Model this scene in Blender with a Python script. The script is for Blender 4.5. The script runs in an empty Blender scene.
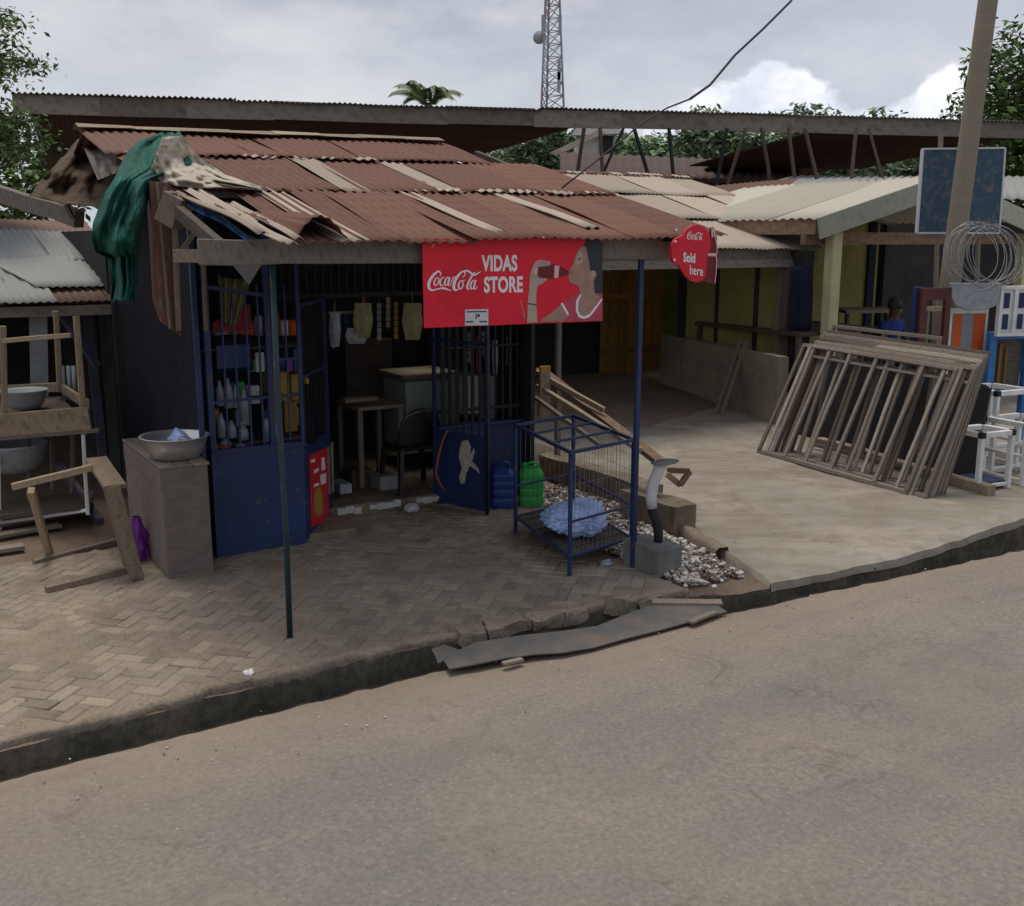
import bpy, bmesh, math, random
from mathutils import Vector, Matrix, noise
R=random.Random(7)
sc=bpy.context.scene
# ---------------------------------------------------------------- survey helpers
F=1050.0; HZ=240.0; CH=2.5; PT=math.atan((453-HZ)/F); cP,sP=math.cos(PT),math.sin(PT)
def V(*a): return Vector(a)
CAM=V(0,0,CH)
def ray(x,y):
    v=y-453; return V(x-512, F*cP-v*sP, -(F*sP+v*cP))
def G(x,y,z=0.0):
    r=ray(x,y); return CAM+r*((z-CH)/r.z)
def H(y,Y):
    r=ray(0,y); return CH+r.z/r.y*Y
def at(x,y,Y):
    r=ray(x,y); return CAM+r*(Y/r.y)
def onpl(x,y,P0,N):
    r=ray(x,y); return CAM+r*((P0-CAM).dot(N)/r.dot(N))
O=G(290,637); _p2=G(633,568); ANG=math.atan2(_p2.y-O.y,_p2.x-O.x)
U=V(math.cos(ANG),math.sin(ANG),0); N=V(-math.sin(ANG),math.cos(ANG),0); Z=V(0,0,1)
def L(s,d,z=0.0): return O+U*s+N*d+Z*z
def loc(P): q=P-O; return q.dot(U),q.dot(N),P.z
def atd(x,y,d): return onpl(x,y,L(0,d,0),N)
def ats(x,y,s): return onpl(x,y,L(s,0,0),U)
def slabz(d): return 0.02+max(0,min(.34,.036*(d+.8)))
def GS(x,y):
    P=G(x,y)
    for _ in range(12): P=G(x,y,slabz(loc(P)[1]))
    return P
def lerp(a,b,t): return a+(b-a)*t
# ---------------------------------------------------------------- mesh builder
class MB:
    def __init__(s): s.v=[];s.f=[];s.uv=[];s.c=[];s.m=[];s.sm=[];s.tone=(0,0.5);s.mi=0
    def face(s,idx,uv=None,smooth=False):
        s.f.append(idx); s.uv.append(uv or [(0,0)]*len(idx)); s.c.append(s.tone); s.m.append(s.mi); s.sm.append(smooth)
    def rnd(s): s.tone=(s.tone[0],R.random())
    def box(s,c,ax,ay,az,tone=True):
        if tone: s.rnd()
        b=len(s.v); lx,ly,lz=2*ax.length,2*ay.length,2*az.length
        for i in (-1,1):
            for j in (-1,1):
                for k in (-1,1): s.v.append(c+ax*i+ay*j+az*k)
        o=R.random()*40; 
        q=[((0,1,3,2),ly,lz,0),((4,6,7,5),ly,lz,0),((0,4,5,1),lx,lz,1),((2,3,7,6),lx,lz,2),((0,2,6,4),lx,ly,3),((1,5,7,3),lx,ly,1)]
        def cuv(i):
            return ((i>>2)&1,(i>>1)&1,i&1)
        for id4,a,bb,t in q:
            uv=[]
            for i in id4:
                x,y,z=cuv(i)
                if t==0: uv.append((o+y*ly,o+z*lz+7))
                elif t in(1,2) and a==lx and bb==lz: uv.append((o+x*lx,o+z*lz+t*3))
                else: uv.append((o+x*lx,o+y*ly+t*5))
            s.face([b+i for i in id4],uv)
    def lbox(s,s0,s1,d0,d1,z0,z1):
        s.box(L((s0+s1)/2,(d0+d1)/2,(z0+z1)/2),U*((s1-s0)/2),N*((d1-d0)/2),Z*((z1-z0)/2))
    def bar(s,p0,p1,w,h,up=None,n=1,j=0.0,taper=1.0):
        s.rnd(); up=up or Z; ax=(p1-p0); ln=ax.length; ax=ax/ln
        if abs(ax.dot(up))>.95: up=N if abs(ax.dot(N))<.9 else U
        sd=ax.cross(up).normalized(); up2=sd.cross(ax).normalized()
        b=len(s.v); o=R.random()*40
        for i in range(n+1):
            t=i/n; k=lerp(1,taper,t); c=p0+ax*ln*t+sd*R.uniform(-j,j)+up2*R.uniform(-j,j)
            for a,e in ((-1,-1),(1,-1),(1,1),(-1,1)): s.v.append(c+sd*(a*w/2*k)+up2*(e*h/2*k))
        vv=[0,w,w+h,2*w+h,2*w+2*h]
        for i in range(n):
            for q in range(4):
                a=b+i*4+q; c=b+i*4+(q+1)%4
                s.face([a,c,c+4,a+4],[(o+ln*i/n,o+vv[q]),(o+ln*i/n,o+vv[q+1]),(o+ln*(i+1)/n,o+vv[q+1]),(o+ln*(i+1)/n,o+vv[q])])
        s.face([b+3,b+2,b+1,b],[(o,o),(o+w,o),(o+w,o+h),(o,o+h)]); e=b+n*4
        s.face([e,e+1,e+2,e+3],[(o,o),(o+w,o),(o+w,o+h),(o,o+h)])
    def tube(s,pts,r,seg=8,cap=True):
        s.rnd(); b=len(s.v); n=len(pts); rs=r if isinstance(r,(list,tuple)) else [r]*n
        ref=None; ln=0; o=R.random()*20
        for i,p in enumerate(pts):
            t=(pts[min(i+1,n-1)]-pts[max(i-1,0)]).normalized()
            if ref is None: ref=t.orthogonal().normalized()
            ref=(ref-t*ref.dot(t)).normalized(); bi=t.cross(ref)
            if i: ln+=(p-pts[i-1]).length
            for k in range(seg):
                a=2*math.pi*k/seg; s.v.append(p+(ref*math.cos(a)+bi*math.sin(a))*rs[i])
            if i:
                for k in range(seg):
                    a0=b+(i-1)*seg+k; a1=b+(i-1)*seg+(k+1)%seg
                    s.face([a0,a1,a1+seg,a0+seg],[(o+ln-.1,k*.03),(o+ln-.1,(k+1)*.03),(o+ln,(k+1)*.03),(o+ln,k*.03)],True)
        if cap:
            s.face([b+k for k in range(seg)][::-1]); e=b+(n-1)*seg; s.face([e+k for k in range(seg)])
    def lathe(s,prof,c,seg=24,ax=None,sx=1,sy=1,ux=None):
        s.rnd(); ax=ax or Z; ux=ux or ax.orthogonal().normalized(); uy=ax.cross(ux); b=len(s.v)
        for r,h in prof:
            for k in range(seg):
                a=2*math.pi*k/seg; s.v.append(c+ax*h+(ux*math.cos(a)*sx+uy*math.sin(a)*sy)*max(r,1e-4))
        for i in range(len(prof)-1):
            for k in range(seg):
                a0=b+i*seg+k;a1=b+i*seg+(k+1)%seg
                s.face([a0,a1,a1+seg,a0+seg],[(k*.1,i*.1),(k*.1+.1,i*.1),(k*.1+.1,i*.1+.1),(k*.1,i*.1+.1)],True)
    def prism(s,pts,th):
        s.rnd(); b=len(s.v); n=len(pts); s.v+= [p.copy() for p in pts]+[p+th for p in pts]; o=R.random()*20
        s.face([b+i for i in range(n)][::-1],[(o+p.dot(U),o+p.z) for p in pts][::-1]); s.face([b+n+i for i in range(n)],[(o+p.dot(U),o+p.z) for p in pts])
        for i in range(n):
            j=(i+1)%n; l=(pts[i]-pts[j]).length; s.face([b+i,b+j,b+n+j,b+n+i],[(o,o),(o+l,o),(o+l,o+th.length),(o,o+th.length)])
    def grid(s,fn,nu,nv,uvs=1.0,smooth=True):
        b=len(s.v)
        for j in range(nv+1):
            for i in range(nu+1): s.v.append(fn(i/nu,j/nv))
        for j in range(nv):
            for i in range(nu):
                a=b+j*(nu+1)+i
                s.face([a,a+1,a+nu+2,a+nu+1],[(i/nu*uvs,j/nv*uvs),((i+1)/nu*uvs,j/nv*uvs),((i+1)/nu*uvs,(j+1)/nv*uvs),(i/nu*uvs,(j+1)/nv*uvs)],smooth)
    # corrugated sheet: ripples across A->B, sheet runs A->D / B->C
    def corr(s,A,B,C,D,pitch=.076,amp=.0075,rust=1.0,nl=5,warp=.01,spw=6,edge=.0):
        s.rnd(); s.tone=(rust,s.tone[1]); W=(B-A).length; Lh=(D-A).length
        nu=max(4,int(W/pitch*spw)); nrm=(B-A).cross(D-A).normalized(); b=len(s.v); o=R.random()*50; sd=R.random()*100
        ph=R.random()*6
        for j in range(nl+1):
            for i in range(nu+1):
                a=i/nu; t=j/nl
                p=lerp(lerp(A,B,a),lerp(D,C,a),t)
                w=warp*noise.noise(V(a*W*1.3+sd,t*Lh*1.1,sd))*2
                p=p+nrm*(amp*math.sin(ph+2*math.pi*a*W/pitch)+w)
                if j==0 and edge: p=p+(A-D).normalized()*edge*noise.noise(V(a*W*4,sd,3))
                s.v.append(p)
        for j in range(nl):
            for i in range(nu):
                q=b+j*(nu+1)+i; x0,x1=o+i/nu*W,o+(i+1)/nu*W; y0,y1=o+j/nl*Lh,o+(j+1)/nl*Lh
                s.face([q,q+1,q+nu+2,q+nu+1],[(x0,y0),(x1,y0),(x1,y1),(x0,y1)],True)
    def build(s,name,mat,parent=None,bevel=0,solid=0,origin=None,sub=0):
        root=parent
        while root is not None and root.parent is not None: root=root.parent
        if root is not None: org=root.location.copy()
        elif origin is not None: org=origin.copy()
        else:
            xs=[p.x for p in s.v];ys=[p.y for p in s.v];zs=[p.z for p in s.v]
            org=V((min(xs)+max(xs))/2,(min(ys)+max(ys))/2,min(zs))
        me=bpy.data.meshes.new(name); me.from_pydata([p-org for p in s.v],[],s.f)
        uvl=me.uv_layers.new(name='UVMap'); at_=me.color_attributes.new('tone','FLOAT_COLOR','CORNER')
        fu=[];fc=[]
        for uv,c in zip(s.uv,s.c):
            for q in uv: fu+=[q[0],q[1]]; fc+=[c[0],c[1],0,1]
        uvl.data.foreach_set('uv',fu); at_.data.foreach_set('color',fc)
        mats=mat if isinstance(mat,(list,tuple)) else [mat]
        for m in mats: me.materials.append(m)
        me.polygons.foreach_set('material_index',s.m); me.polygons.foreach_set('use_smooth',s.sm)
        me.update(); me.validate()
        o=bpy.data.objects.new(name,me); sc.collection.objects.link(o)
        if parent is not None: o.parent=parent
        else: o.location=org
        if bevel:
            b=o.modifiers.new('bv','BEVEL'); b.width=bevel; b.segments=1; b.limit_method='ANGLE'; b.angle_limit=math.radians(40)
        if solid:
            b=o.modifiers.new('so','SOLIDIFY'); b.thickness=solid; b.offset=0
        if sub:
            b=o.modifiers.new('ss','SUBSURF'); b.levels=sub; b.render_levels=sub
        return o
def tag(o,label,cat,group=None):
    o['label']=label; o['category']=cat
    if group: o['group']=group
    return o
def thing(name,label,cat,p,group=None):
    o=bpy.data.objects.new(name,None); o.empty_display_size=.1; sc.collection.objects.link(o); o.location=p
    return tag(o,label,cat,group)
def struct(o,kind='structure'): o['kind']=kind; return o
# ---------------------------------------------------------------- materials
class NT:
    def __init__(s,name):
        s.mat=bpy.data.materials.new(name); s.mat.use_nodes=True; s.t=s.mat.node_tree; s.t.nodes.clear()
        s.out=s.n('ShaderNodeOutputMaterial'); s.b=s.n('ShaderNodeBsdfPrincipled'); s.l(s.b.outputs[0],s.out.inputs[0])
        s.tc=s.n('ShaderNodeTexCoord')
    def n(s,t,**k):
        x=s.t.nodes.new(t)
        for a,b in k.items(): setattr(x,a,b)
        return x
    def l(s,a,b): s.t.links.new(a,b)
    def mapn(s,src,scale=(1,1,1),rot=(0,0,0),lc=(0,0,0)):
        m=s.n('ShaderNodeMapping'); m.inputs['Scale'].default_value=scale; m.inputs['Rotation'].default_value=rot; m.inputs['Location'].default_value=lc; s.l(src,m.inputs[0]); return m.outputs[0]
    def noise(s,src,scale,detail=6,rough=.6,dist=0):
        x=s.n('ShaderNodeTexNoise'); x.inputs['Scale'].default_value=scale; x.inputs['Detail'].default_value=detail; x.inputs['Roughness'].default_value=rough; x.inputs['Distortion'].default_value=dist; s.l(src,x.inputs['Vector']); return x.outputs['Fac']
    def ramp(s,f,stops):
        x=s.n('ShaderNodeValToRGB'); e=x.color_ramp.elements
        while len(e)<len(stops): e.new(.5)
        for q,(p,c) in zip(e,stops): q.position=p; q.color=(c[0],c[1],c[2],1) if not isinstance(c,(int,float)) else (c,c,c,1)
        s.l(f,x.inputs[0]); return x.outputs[0]
    def mix(s,f,a,b,mode='MIX'):
        x=s.n('ShaderNodeMix',data_type='RGBA',blend_type=mode)
        for i,v in ((0,f),(6,a),(7,b)):
            if isinstance(v,(int,float)): x.inputs[i].default_value=v if i==0 else (v,v,v,1)
            elif isinstance(v,tuple): x.inputs[i].default_value=(v[0],v[1],v[2],1)
            else: s.l(v,x.inputs[i])
        return x.outputs[2]
    def math(s,op,a,b=0.0,c=0.0):
        x=s.n('ShaderNodeMath',operation=op)
        for i,v in enumerate((a,b,c)):
            if isinstance(v,(int,float)): x.inputs[i].default_value=v
            else: s.l(v,x.inputs[i])
        return x.outputs[0]
    def bump(s,h,st=.3,dist=.01):
        x=s.n('ShaderNodeBump'); x.inputs['Strength'].default_value=st; x.inputs['Distance'].default_value=dist; s.l(h,x.inputs['Height']); s.l(x.outputs[0],s.b.inputs['Normal'])
    def col(s,c): 
        if isinstance(c,tuple): s.b.inputs['Base Color'].default_value=(*c,1)
        else: s.l(c,s.b.inputs['Base Color'])
    def set(s,rough=.8,metal=0,spec=.3):
        s.b.inputs['Roughness'].default_value=rough; s.b.inputs['Metallic'].default_value=metal; s.b.inputs['Specular IOR Level'].default_value=spec
    def tone(s):
        a=s.n('ShaderNodeVertexColor',layer_name='tone'); x=s.n('ShaderNodeSeparateColor'); s.l(a.outputs[0],x.inputs[0]); return x.outputs[0],x.outputs[1]
def k(c,f): return tuple(min(1,x*f) for x in c)
def simple(name,c,rough=.6,metal=0,var=.3,scale=6,bump=.0,dirt=None,spec=.3):
    m=NT(name); o=m.tc.outputs['Object']; f=m.noise(o,scale,7,.65)
    base=m.mix(m.ramp(f,[(.3,0),(.7,1)]),k(c,1-var),k(c,1+var*.6))
    if dirt:
        g=m.noise(m.mapn(o,(1,1,.6)),scale*.35,8,.7); base=m.mix(m.ramp(g,[(.5,0),(.72,.75)]),base,dirt)
    m.col(base); m.set(rough,metal,spec)
    if bump: m.bump(m.noise(o,scale*12,5),bump,.004)
    return m.mat
def wood(name,c,var=.45,rough=.85,stain=(.05,.04,.035)):
    m=NT(name); uv=m.tc.outputs['UV']; r,g=m.tone()
    gr=m.noise(m.mapn(uv,(2.2,60,1)),1,8,.7,.6); big=m.noise(m.mapn(uv,(2,6,1)),1,6,.6)
    base=m.mix(m.ramp(gr,[(.3,0),(.72,1)]),k(c,1-var),k(c,1+var*.5))
    base=m.mix(m.ramp(big,[(.48,0),(.75,.7)]),base,stain)
    base=m.mix(1.0,base,m.ramp(g,[(0,.65),(1,1.2)]),'MULTIPLY')
    m.col(base); m.set(rough,0,.2); m.bump(gr,.5,.004); return m.mat
def paint(name,c,chip=(.25,.2,.16),amt=.66,rough=.45):
    m=NT(name); o=m.tc.outputs['Object']; f=m.noise(o,9,8,.7); g=m.noise(o,2.5,6,.6)
    base=m.mix(m.ramp(g,[(.3,0),(.7,1)]),k(c,.7),k(c,1.2))
    base=m.mix(m.ramp(f,[(amt,0),(amt+.04,1)]),base,chip)
    m.col(base); m.set(rough,0,.4); m.bump(f,.2,.002); return m.mat
def sheetmat(name,rustc=(.128,.055,.037),zinc=(.42,.345,.28),dark=(.05,.025,.02)):
    m=NT(name); uv=m.tc.outputs['UV']; r,g=m.tone()
    n1=m.noise(m.mapn(uv,(9,1.1,1)),1,8,.72,.3); n2=m.noise(m.mapn(uv,(1.6,1.2,1)),1,7,.65); n3=m.noise(uv,22,6,.7)
    rc=m.mix(m.ramp(n1,[(.32,0),(.7,1)]),k(rustc,.62),k(rustc,1.45)); rc=m.mix(m.ramp(n2,[(.45,0),(.70,.75)]),rc,(.24,.15,.11)); rc=m.mix(m.ramp(n3,[(.58,0),(.75,.6)]),rc,dark)
    zc=m.mix(m.ramp(n1,[(.3,0),(.7,1)]),k(zinc,.72),k(zinc,1.12)); zc=m.mix(m.ramp(n3,[(.6,0),(.72,.8)]),zc,(.14,.08,.06))
    f=m.math('ADD',m.math('MULTIPLY',m.math('SUBTRACT',n2,.5),1.7),r); f=m.math('ADD',f,m.math('MULTIPLY',m.math('SUBTRACT',n1,.5),1.3))
    base=m.mix(m.ramp(f,[(.28,0),(.72,1)]),zc,rc)
    base=m.mix(1.0,base,m.ramp(g,[(0,.78),(1,1.15)]),'MULTIPLY')
    m.col(base); m.set(.8,0,.25); m.bump(n3,.25,.002); return m.mat
M={}
M['wood']=wood('weathered grey wood',(.26,.215,.17))
M['woodpale']=wood('pale sawn wood',(.36,.285,.20))
M['wooddark']=wood('dark old timber',(.12,.098,.08))
M['woodfr']=wood('old frame wood',(.26,.215,.18))
M['plank']=wood('brown plank wood',(.30,.20,.135))
M['fascia']=wood('sooty fascia board',(.225,.195,.165),.3)
M['cabinet']=wood('dusty pinkish plywood',(.26,.215,.195),.3,.8,(.15,.12,.105))
M['ydoor']=wood('varnished yellow door wood',(.36,.20,.05),.3,.6)
M['green_board']=wood('pale green painted board',(.42,.44,.35),.18,.7,(.25,.26,.2))
M['roof']=sheetmat('corrugated iron')
M['roofgrey']=sheetmat('grey corrugated iron',(.16,.10,.08),(.32,.325,.315))
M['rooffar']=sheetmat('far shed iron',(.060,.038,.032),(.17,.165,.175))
M['blue']=paint('worn navy paint',(.014,.034,.115),(.075,.07,.06),.60)
M['bluemetal']=paint('blue metal paint',(.016,.032,.105),(.085,.055,.04),.60)
M['purple']=paint('purple grey paint',(.085,.078,.13),(.1,.08,.07),.7)
M['greenblue']=paint('teal worn pole paint',(.013,.038,.048),(.10,.07,.06),.60)
M['black']=simple('black iron bars',(.014,.015,.02),.6,.0,.4)
M['white']=paint('scuffed white paint',(.72,.72,.72),(.3,.3,.3),.7)
M['alu']=simple('beaten aluminium',(.62,.62,.63),.36,.85,.12,5)
M['yellow']=simple('mustard wall plaster',(.27,.245,.075),.9,0,.25,1.2,.3,(.1,.09,.04))
M['yellowdull']=simple('ochre post paint',(.48,.46,.27),.8,0,.18,3,.2)
M['plaster']=simple('stained grey plaster',(.27,.235,.17),.95,0,.3,2.0,.4,(.1,.085,.06))
M['dark']=simple('plain dark wall',(.035,.034,.036),.95,0,.4,2)  # plain near-black surface for back walls, panels and openings
M['clothblue']=simple('dark blue cloth',(.007,.010,.028),.9,0,.3,3)
M['concrete']=simple('rough concrete block',(.21,.17,.12),.95,0,.4,5,.7,(.06,.05,.035))
M['blockgrey']=simple('grey cast block',(.17,.175,.17),.9,0,.35,7,.5,(.08,.07,.05))
M['teal']=simple('teal tarpaulin',(.010,.088,.066),.75,0,.45,5,.5,(.03,.075,.06),.25)
M['sack']=simple('cream sacking',(.47,.42,.34),.85,0,.25,8,.4,(.22,.17,.12))
M['brownrag']=simple('brown ragged sheet',(.10,.07,.045),.9,0,.5,6,.5,(.03,.025,.02))
M['bluesheet']=simple('blue tarpaulin edge',(.02,.09,.25),.5,0,.3,6)
M['red']=simple('banner red vinyl',(.72,.014,.036),.5,0,.16,2.2,.05,(.36,.03,.035))
M['redsign']=simple('sign red enamel',(.62,.01,.03),.35,0,.08,6)
M['darkred']=simple('cola bottle print',(.16,.01,.018),.3,0,.3,20)
M['lw']=simple('white lettering',(.78,.74,.76),.5,0,.05,20)
M['pink']=simple('pinkish lettering',(.7,.42,.44),.5,0,.1,20)
M['skin']=simple('printed skin tone',(.36,.22,.17),.5,0,.25,14)
M['skinlight']=simple('printed light skin',(.45,.33,.28),.5,0,.2,14)
M['hair']=simple('printed dark hair',(.03,.035,.042),.5,0,.2,9)
M['shirtred']=simple('printed rose shirt',(.46,.06,.10),.5,0,.15,9)
M['label']=simple('small white plate',(.55,.55,.6),.5,0,.1,30)
M['ink']=simple('dark ink',(.05,.045,.07),.6)
M['peel']=simple('peeled bare plaster',(.48,.46,.36),.9,0,.3,20)
M['yel']=simple('yellow print',(.40,.27,.04),.5,0,.25,18)
M['orange']=simple('orange painted panel',(.62,.11,.025),.5,0,.12,5)
M['greyp']=simple('grey painted panel',(.27,.29,.31),.6,0,.15,5)
M['doorblue']=paint('bright blue frame paint',(.03,.16,.42),(.2,.2,.2),.72)
M['navypanel']=simple('navy shutter panel',(.02,.035,.09),.5,0,.2,10)
M['brownfr']=paint('red brown frame paint',(.10,.022,.022),(.2,.15,.1),.7)
M['signblue']=NT('faded blue sign board')
m=M['signblue'];o=m.tc.outputs['Object'];f=m.noise(m.mapn(o,(1,1,1)),7,8,.75,.8)
m.col(m.mix(m.ramp(f,[(.50,0),(.62,.7)]),(.036,.075,.125),(.17,.15,.135)));m.set(.6,0,.3);M['signblue']=m.mat
M['canblue']=simple('blue jerrycan plastic',(.012,.04,.20),.4,0,.2,6,0,None,.5)
M['cangreen']=simple('green jerrycan plastic',(.02,.30,.05),.4,0,.2,6,0,None,.5)
M['capred']=simple('red crate plastic',(.28,.012,.02),.5)
M['violet']=simple('violet foil bag',(.18,.02,.30),.3,0,.35,20,.4,None,.6)
M['bag']=NT('pale blue plastic bag');m=M['bag'];o=m.tc.outputs['Object'];f=m.noise(o,14,7,.7,.8)
m.col(m.mix(m.ramp(f,[(.35,0),(.65,1)]),(.19,.31,.68),(.50,.62,.90)));m.set(.3,0,.6);m.bump(f,.7,.02);M['bag']=m.mat
M['clear']=simple('milky plastic',(.30,.33,.37),.3,0,.3,14,.5,None,.6)
M['galv']=simple('galvanised wire',(.26,.26,.27),.5,.5,.2,10)
M['wire']=simple('black cable',(.02,.02,.025),.6)
M['pole']=wood('weathered utility pole',(.235,.205,.155),.35,.9,(.10,.088,.07))
M['foliage']=simple('leaves mid green',(.10,.17,.05),.65,0,.55,1.3)
M['foliage2']=simple('leaves bright green',(.10,.18,.045),.6,0,.5,2)
M['foliagefar']=simple('far leaves paled for haze',(.19,.27,.15),.8,0,.4,.35)  # paler leaf colour standing in for distance haze
M['bark']=simple('bark',(.13,.10,.075),.95,0,.4,9,.8)
M['frond']=simple('palm leaf',(.10,.16,.05),.6,0,.4,2)
M['towerred']=simple('tower faded red',(.27,.23,.235),.7)
M['towerwhite']=simple('tower faded white',(.33,.35,.38),.7)
M['plate']=NT('dusty steel plate');m=M['plate'];o=m.tc.outputs['Object'];f=m.noise(o,3.2,8,.65);g=m.noise(o,30,5)
m.col(m.mix(m.ramp(f,[(.40,0),(.60,1)]),(.07,.073,.078),(.125,.10,.08)));m.set(.55,.0,.5);m.bump(g,.15,.003);M['plate']=m.mat
M['tile']=simple('broken white tile',(.5,.5,.47),.4,0,.2,20)
M['chair']=simple('black plastic chair',(.012,.013,.016),.35,0,.2,5,0,None,.6)
M['freezer']=simple('grey white enamel',(.45,.5,.48),.4,0,.1,3)
M['hose']=simple('orange hose',(.5,.12,.03),.5)
M['house']=simple('pale house wall',(.42,.42,.40),.9)
# ground materials
def ground(name,c1,c2,c3,bs=90,patch=.5,bumps=.5,agg=True):
    m=NT(name); o=m.tc.outputs['Object']; a=m.noise(o,patch,9,.62); b=m.noise(o,bs,4,.7); c=m.noise(o,4,8,.65)
    base=m.mix(m.ramp(a,[(.36,0),(.64,1)]),c1,c2); base=m.mix(m.ramp(c,[(.5,0),(.75,.7)]),base,c3)
    if agg: base=m.mix(.75,base,m.ramp(b,[(.25,.55),(.75,1.45)]),'MULTIPLY')
    m.col(base); m.set(.92,0,.15); m.bump(b,bumps,.008); return m
m=ground('worn asphalt',(.185,.172,.152),(.235,.21,.18),(.165,.152,.132),36,.35,1.0)
# sandy dust drifted along the gutter side of the road
sx=m.n('ShaderNodeSeparateXYZ'); m.l(m.tc.outputs['Object'],sx.inputs[0])
dd=m.math('ADD',sx.outputs[1],m.math('MULTIPLY',m.noise(m.tc.outputs['Object'],1.1,8,.7),1.6))
src=m.b.inputs['Base Color'].links[0].from_socket
trk=m.noise(m.mapn(m.tc.outputs['Object'],(.16,1.1,1)),1.6,7,.6,.5)
src=m.mix(m.ramp(trk,[(.40,0),(.66,.5)]),src,(.145,.14,.13))
vc=m.n('ShaderNodeTexVoronoi',feature='DISTANCE_TO_EDGE'); vc.inputs['Scale'].default_value=.9
wv2=m.n('ShaderNodeVectorMath',operation='ADD'); nz2=m.n('ShaderNodeTexNoise'); nz2.inputs['Scale'].default_value=1.8; nz2.inputs['Detail'].default_value=7
m.l(m.tc.outputs['Object'],nz2.inputs['Vector']); m.l(m.tc.outputs['Object'],wv2.inputs[0]); m.l(nz2.outputs['Color'],wv2.inputs[1]); m.l(wv2.outputs[0],vc.inputs['Vector'])
ck=m.math('MULTIPLY',m.ramp(vc.outputs['Distance'],[(.003,1),(.012,0)]),m.ramp(m.noise(m.tc.outputs['Object'],.5,3,.5),[(.5,0),(.6,.4)]))
src=m.mix(ck,src,(.09,.08,.07))
spt=m.noise(m.tc.outputs['Object'],2.1,5,.75,1.2)
src=m.mix(m.ramp(spt,[(.60,0),(.70,.7)]),src,(.12,.10,.082))
src=m.mix(m.ramp(m.noise(m.tc.outputs['Object'],.9,8,.7,.8),[(.46,0),(.66,.35)]),src,(.27,.215,.165))
m.col(m.mix(m.ramp(m.math('ADD',m.math('MULTIPLY',dd,.42),.60),[(.12,0),(.62,.75)]),src,(.285,.22,.165)))
vo=m.n('ShaderNodeTexVoronoi'); vo.inputs['Scale'].default_value=19; m.l(m.tc.outputs['Object'],vo.inputs['Vector'])
src=m.b.inputs['Base Color'].links[0].from_socket
m.col(m.mix(m.ramp(vo.outputs['Distance'],[(.07,.5),(.18,0)]),src,(.33,.30,.265)))
M['road']=m.mat
M['dirt']=ground('brown dirt',(.16,.115,.085),(.21,.155,.115),(.10,.075,.055),40,.8,.8).mat
m=ground('cement slab',(.24,.22,.182),(.325,.295,.25),(.20,.17,.135),50,.6,.3,False)
o=m.mapn(m.tc.outputs['Object'],(1,1,1)); v=m.n('ShaderNodeTexVoronoi',feature='DISTANCE_TO_EDGE'); v.inputs['Scale'].default_value=1.3
wv=m.n('ShaderNodeVectorMath',operation='ADD'); nz=m.n('ShaderNodeTexNoise'); nz.inputs['Scale'].default_value=2.2; nz.inputs['Detail'].default_value=6; m.l(o,nz.inputs['Vector']); m.l(o,wv.inputs[0]); m.l(nz.outputs['Color'],wv.inputs[1]); m.l(wv.outputs[0],v.inputs['Vector'])
src=m.b.inputs['Base Color'].links[0].from_socket
gate=m.noise(m.tc.outputs['Object'],.7,3,.5)
cr=m.math('MULTIPLY',m.ramp(v.outputs['Distance'],[(.003,1),(.010,0)]),m.ramp(gate,[(.52,0),(.60,.4)]))
src=m.mix(m.ramp(m.noise(m.mapn(o,(.5,1.4,1),(0,0,.5)),1.5,8,.7,1.0),[(.42,0),(.62,.85)]),src,(.185,.155,.12))
src=m.mix(m.ramp(m.noise(o,.9,6,.7),[(.53,0),(.66,.7)]),src,(.37,.32,.27))
m.col(m.mix(cr,src,(.12,.10,.075))); M['slab']=m.mat
m=NT('clay pavers'); o=m.tc.outputs['Object']; r,g=m.tone(); a=m.noise(o,1.1,8,.65); b=m.noise(o,60,5,.7); c=m.noise(o,6,7,.7)
base=m.mix(m.ramp(a,[(.38,0),(.62,1)]),(.24,.198,.155),(.315,.262,.208)); base=m.mix(m.ramp(c,[(.52,0),(.78,.6)]),base,(.13,.098,.074))
base=m.mix(1.0,base,m.ramp(g,[(0,.70),(.5,.98),(1,1.18)]),'MULTIPLY'); base=m.mix(.5,base,m.ramp(b,[(.3,.6),(.7,1.35)]),'MULTIPLY')
m.col(base); m.set(.92,0,.15); m.bump(b,.5,.004); M['paver']=m.mat
M['gutter']=ground('mossy gutter concrete',(.075,.072,.06),(.15,.13,.10),(.03,.03,.022),20,2.5,.8).mat
M['edge']=ground('crumbling mortar edge',(.20,.165,.125),(.29,.235,.185),(.10,.08,.06),40,2,.9).mat
M['cream']=sheetmat('cream ribbed roof',(.20,.14,.10),(.50,.465,.39))
M['dust']=ground('sandy joint dust',(.22,.175,.135),(.27,.215,.165),(.16,.125,.095),60,1.4,.5).mat
M['rubble']=NT('mixed rubble');m=M['rubble'];r,g=m.tone();m.col(m.ramp(g,[(0,(.16,.11,.085)),(.3,(.30,.22,.17)),(.5,(.46,.41,.36)),(.8,(.66,.64,.6)),(1,(.72,.7,.68))]));m.set(.85,0,.2);M['cream']=sheetmat('cream ribbed roof',(.20,.14,.10),(.50,.465,.39))
M['dust']=ground('sandy joint dust',(.22,.175,.135),(.27,.215,.165),(.16,.125,.095),60,1.4,.5).mat
M['rubble']=m.mat
M['netting']=simple('faded bag print',(.28,.25,.13),.5,0,.4,16)
M['sidewall']=simple('shaded navy sheet',(.006,.008,.018),.7,0,.6,4,0,(.03,.012,.015))  # near-black navy carries the side wall's shade; reddish streaks are its own
M['woodfr2']=wood('pale grey frame wood',(.38,.335,.285))
M['woodfr3']=wood('dark frame wood',(.17,.14,.11))
M['skinp']=simple('dark brown skin',(.06,.03,.02),.6)
M['shirtp']=simple('royal blue shirt',(.015,.03,.16),.85)
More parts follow.
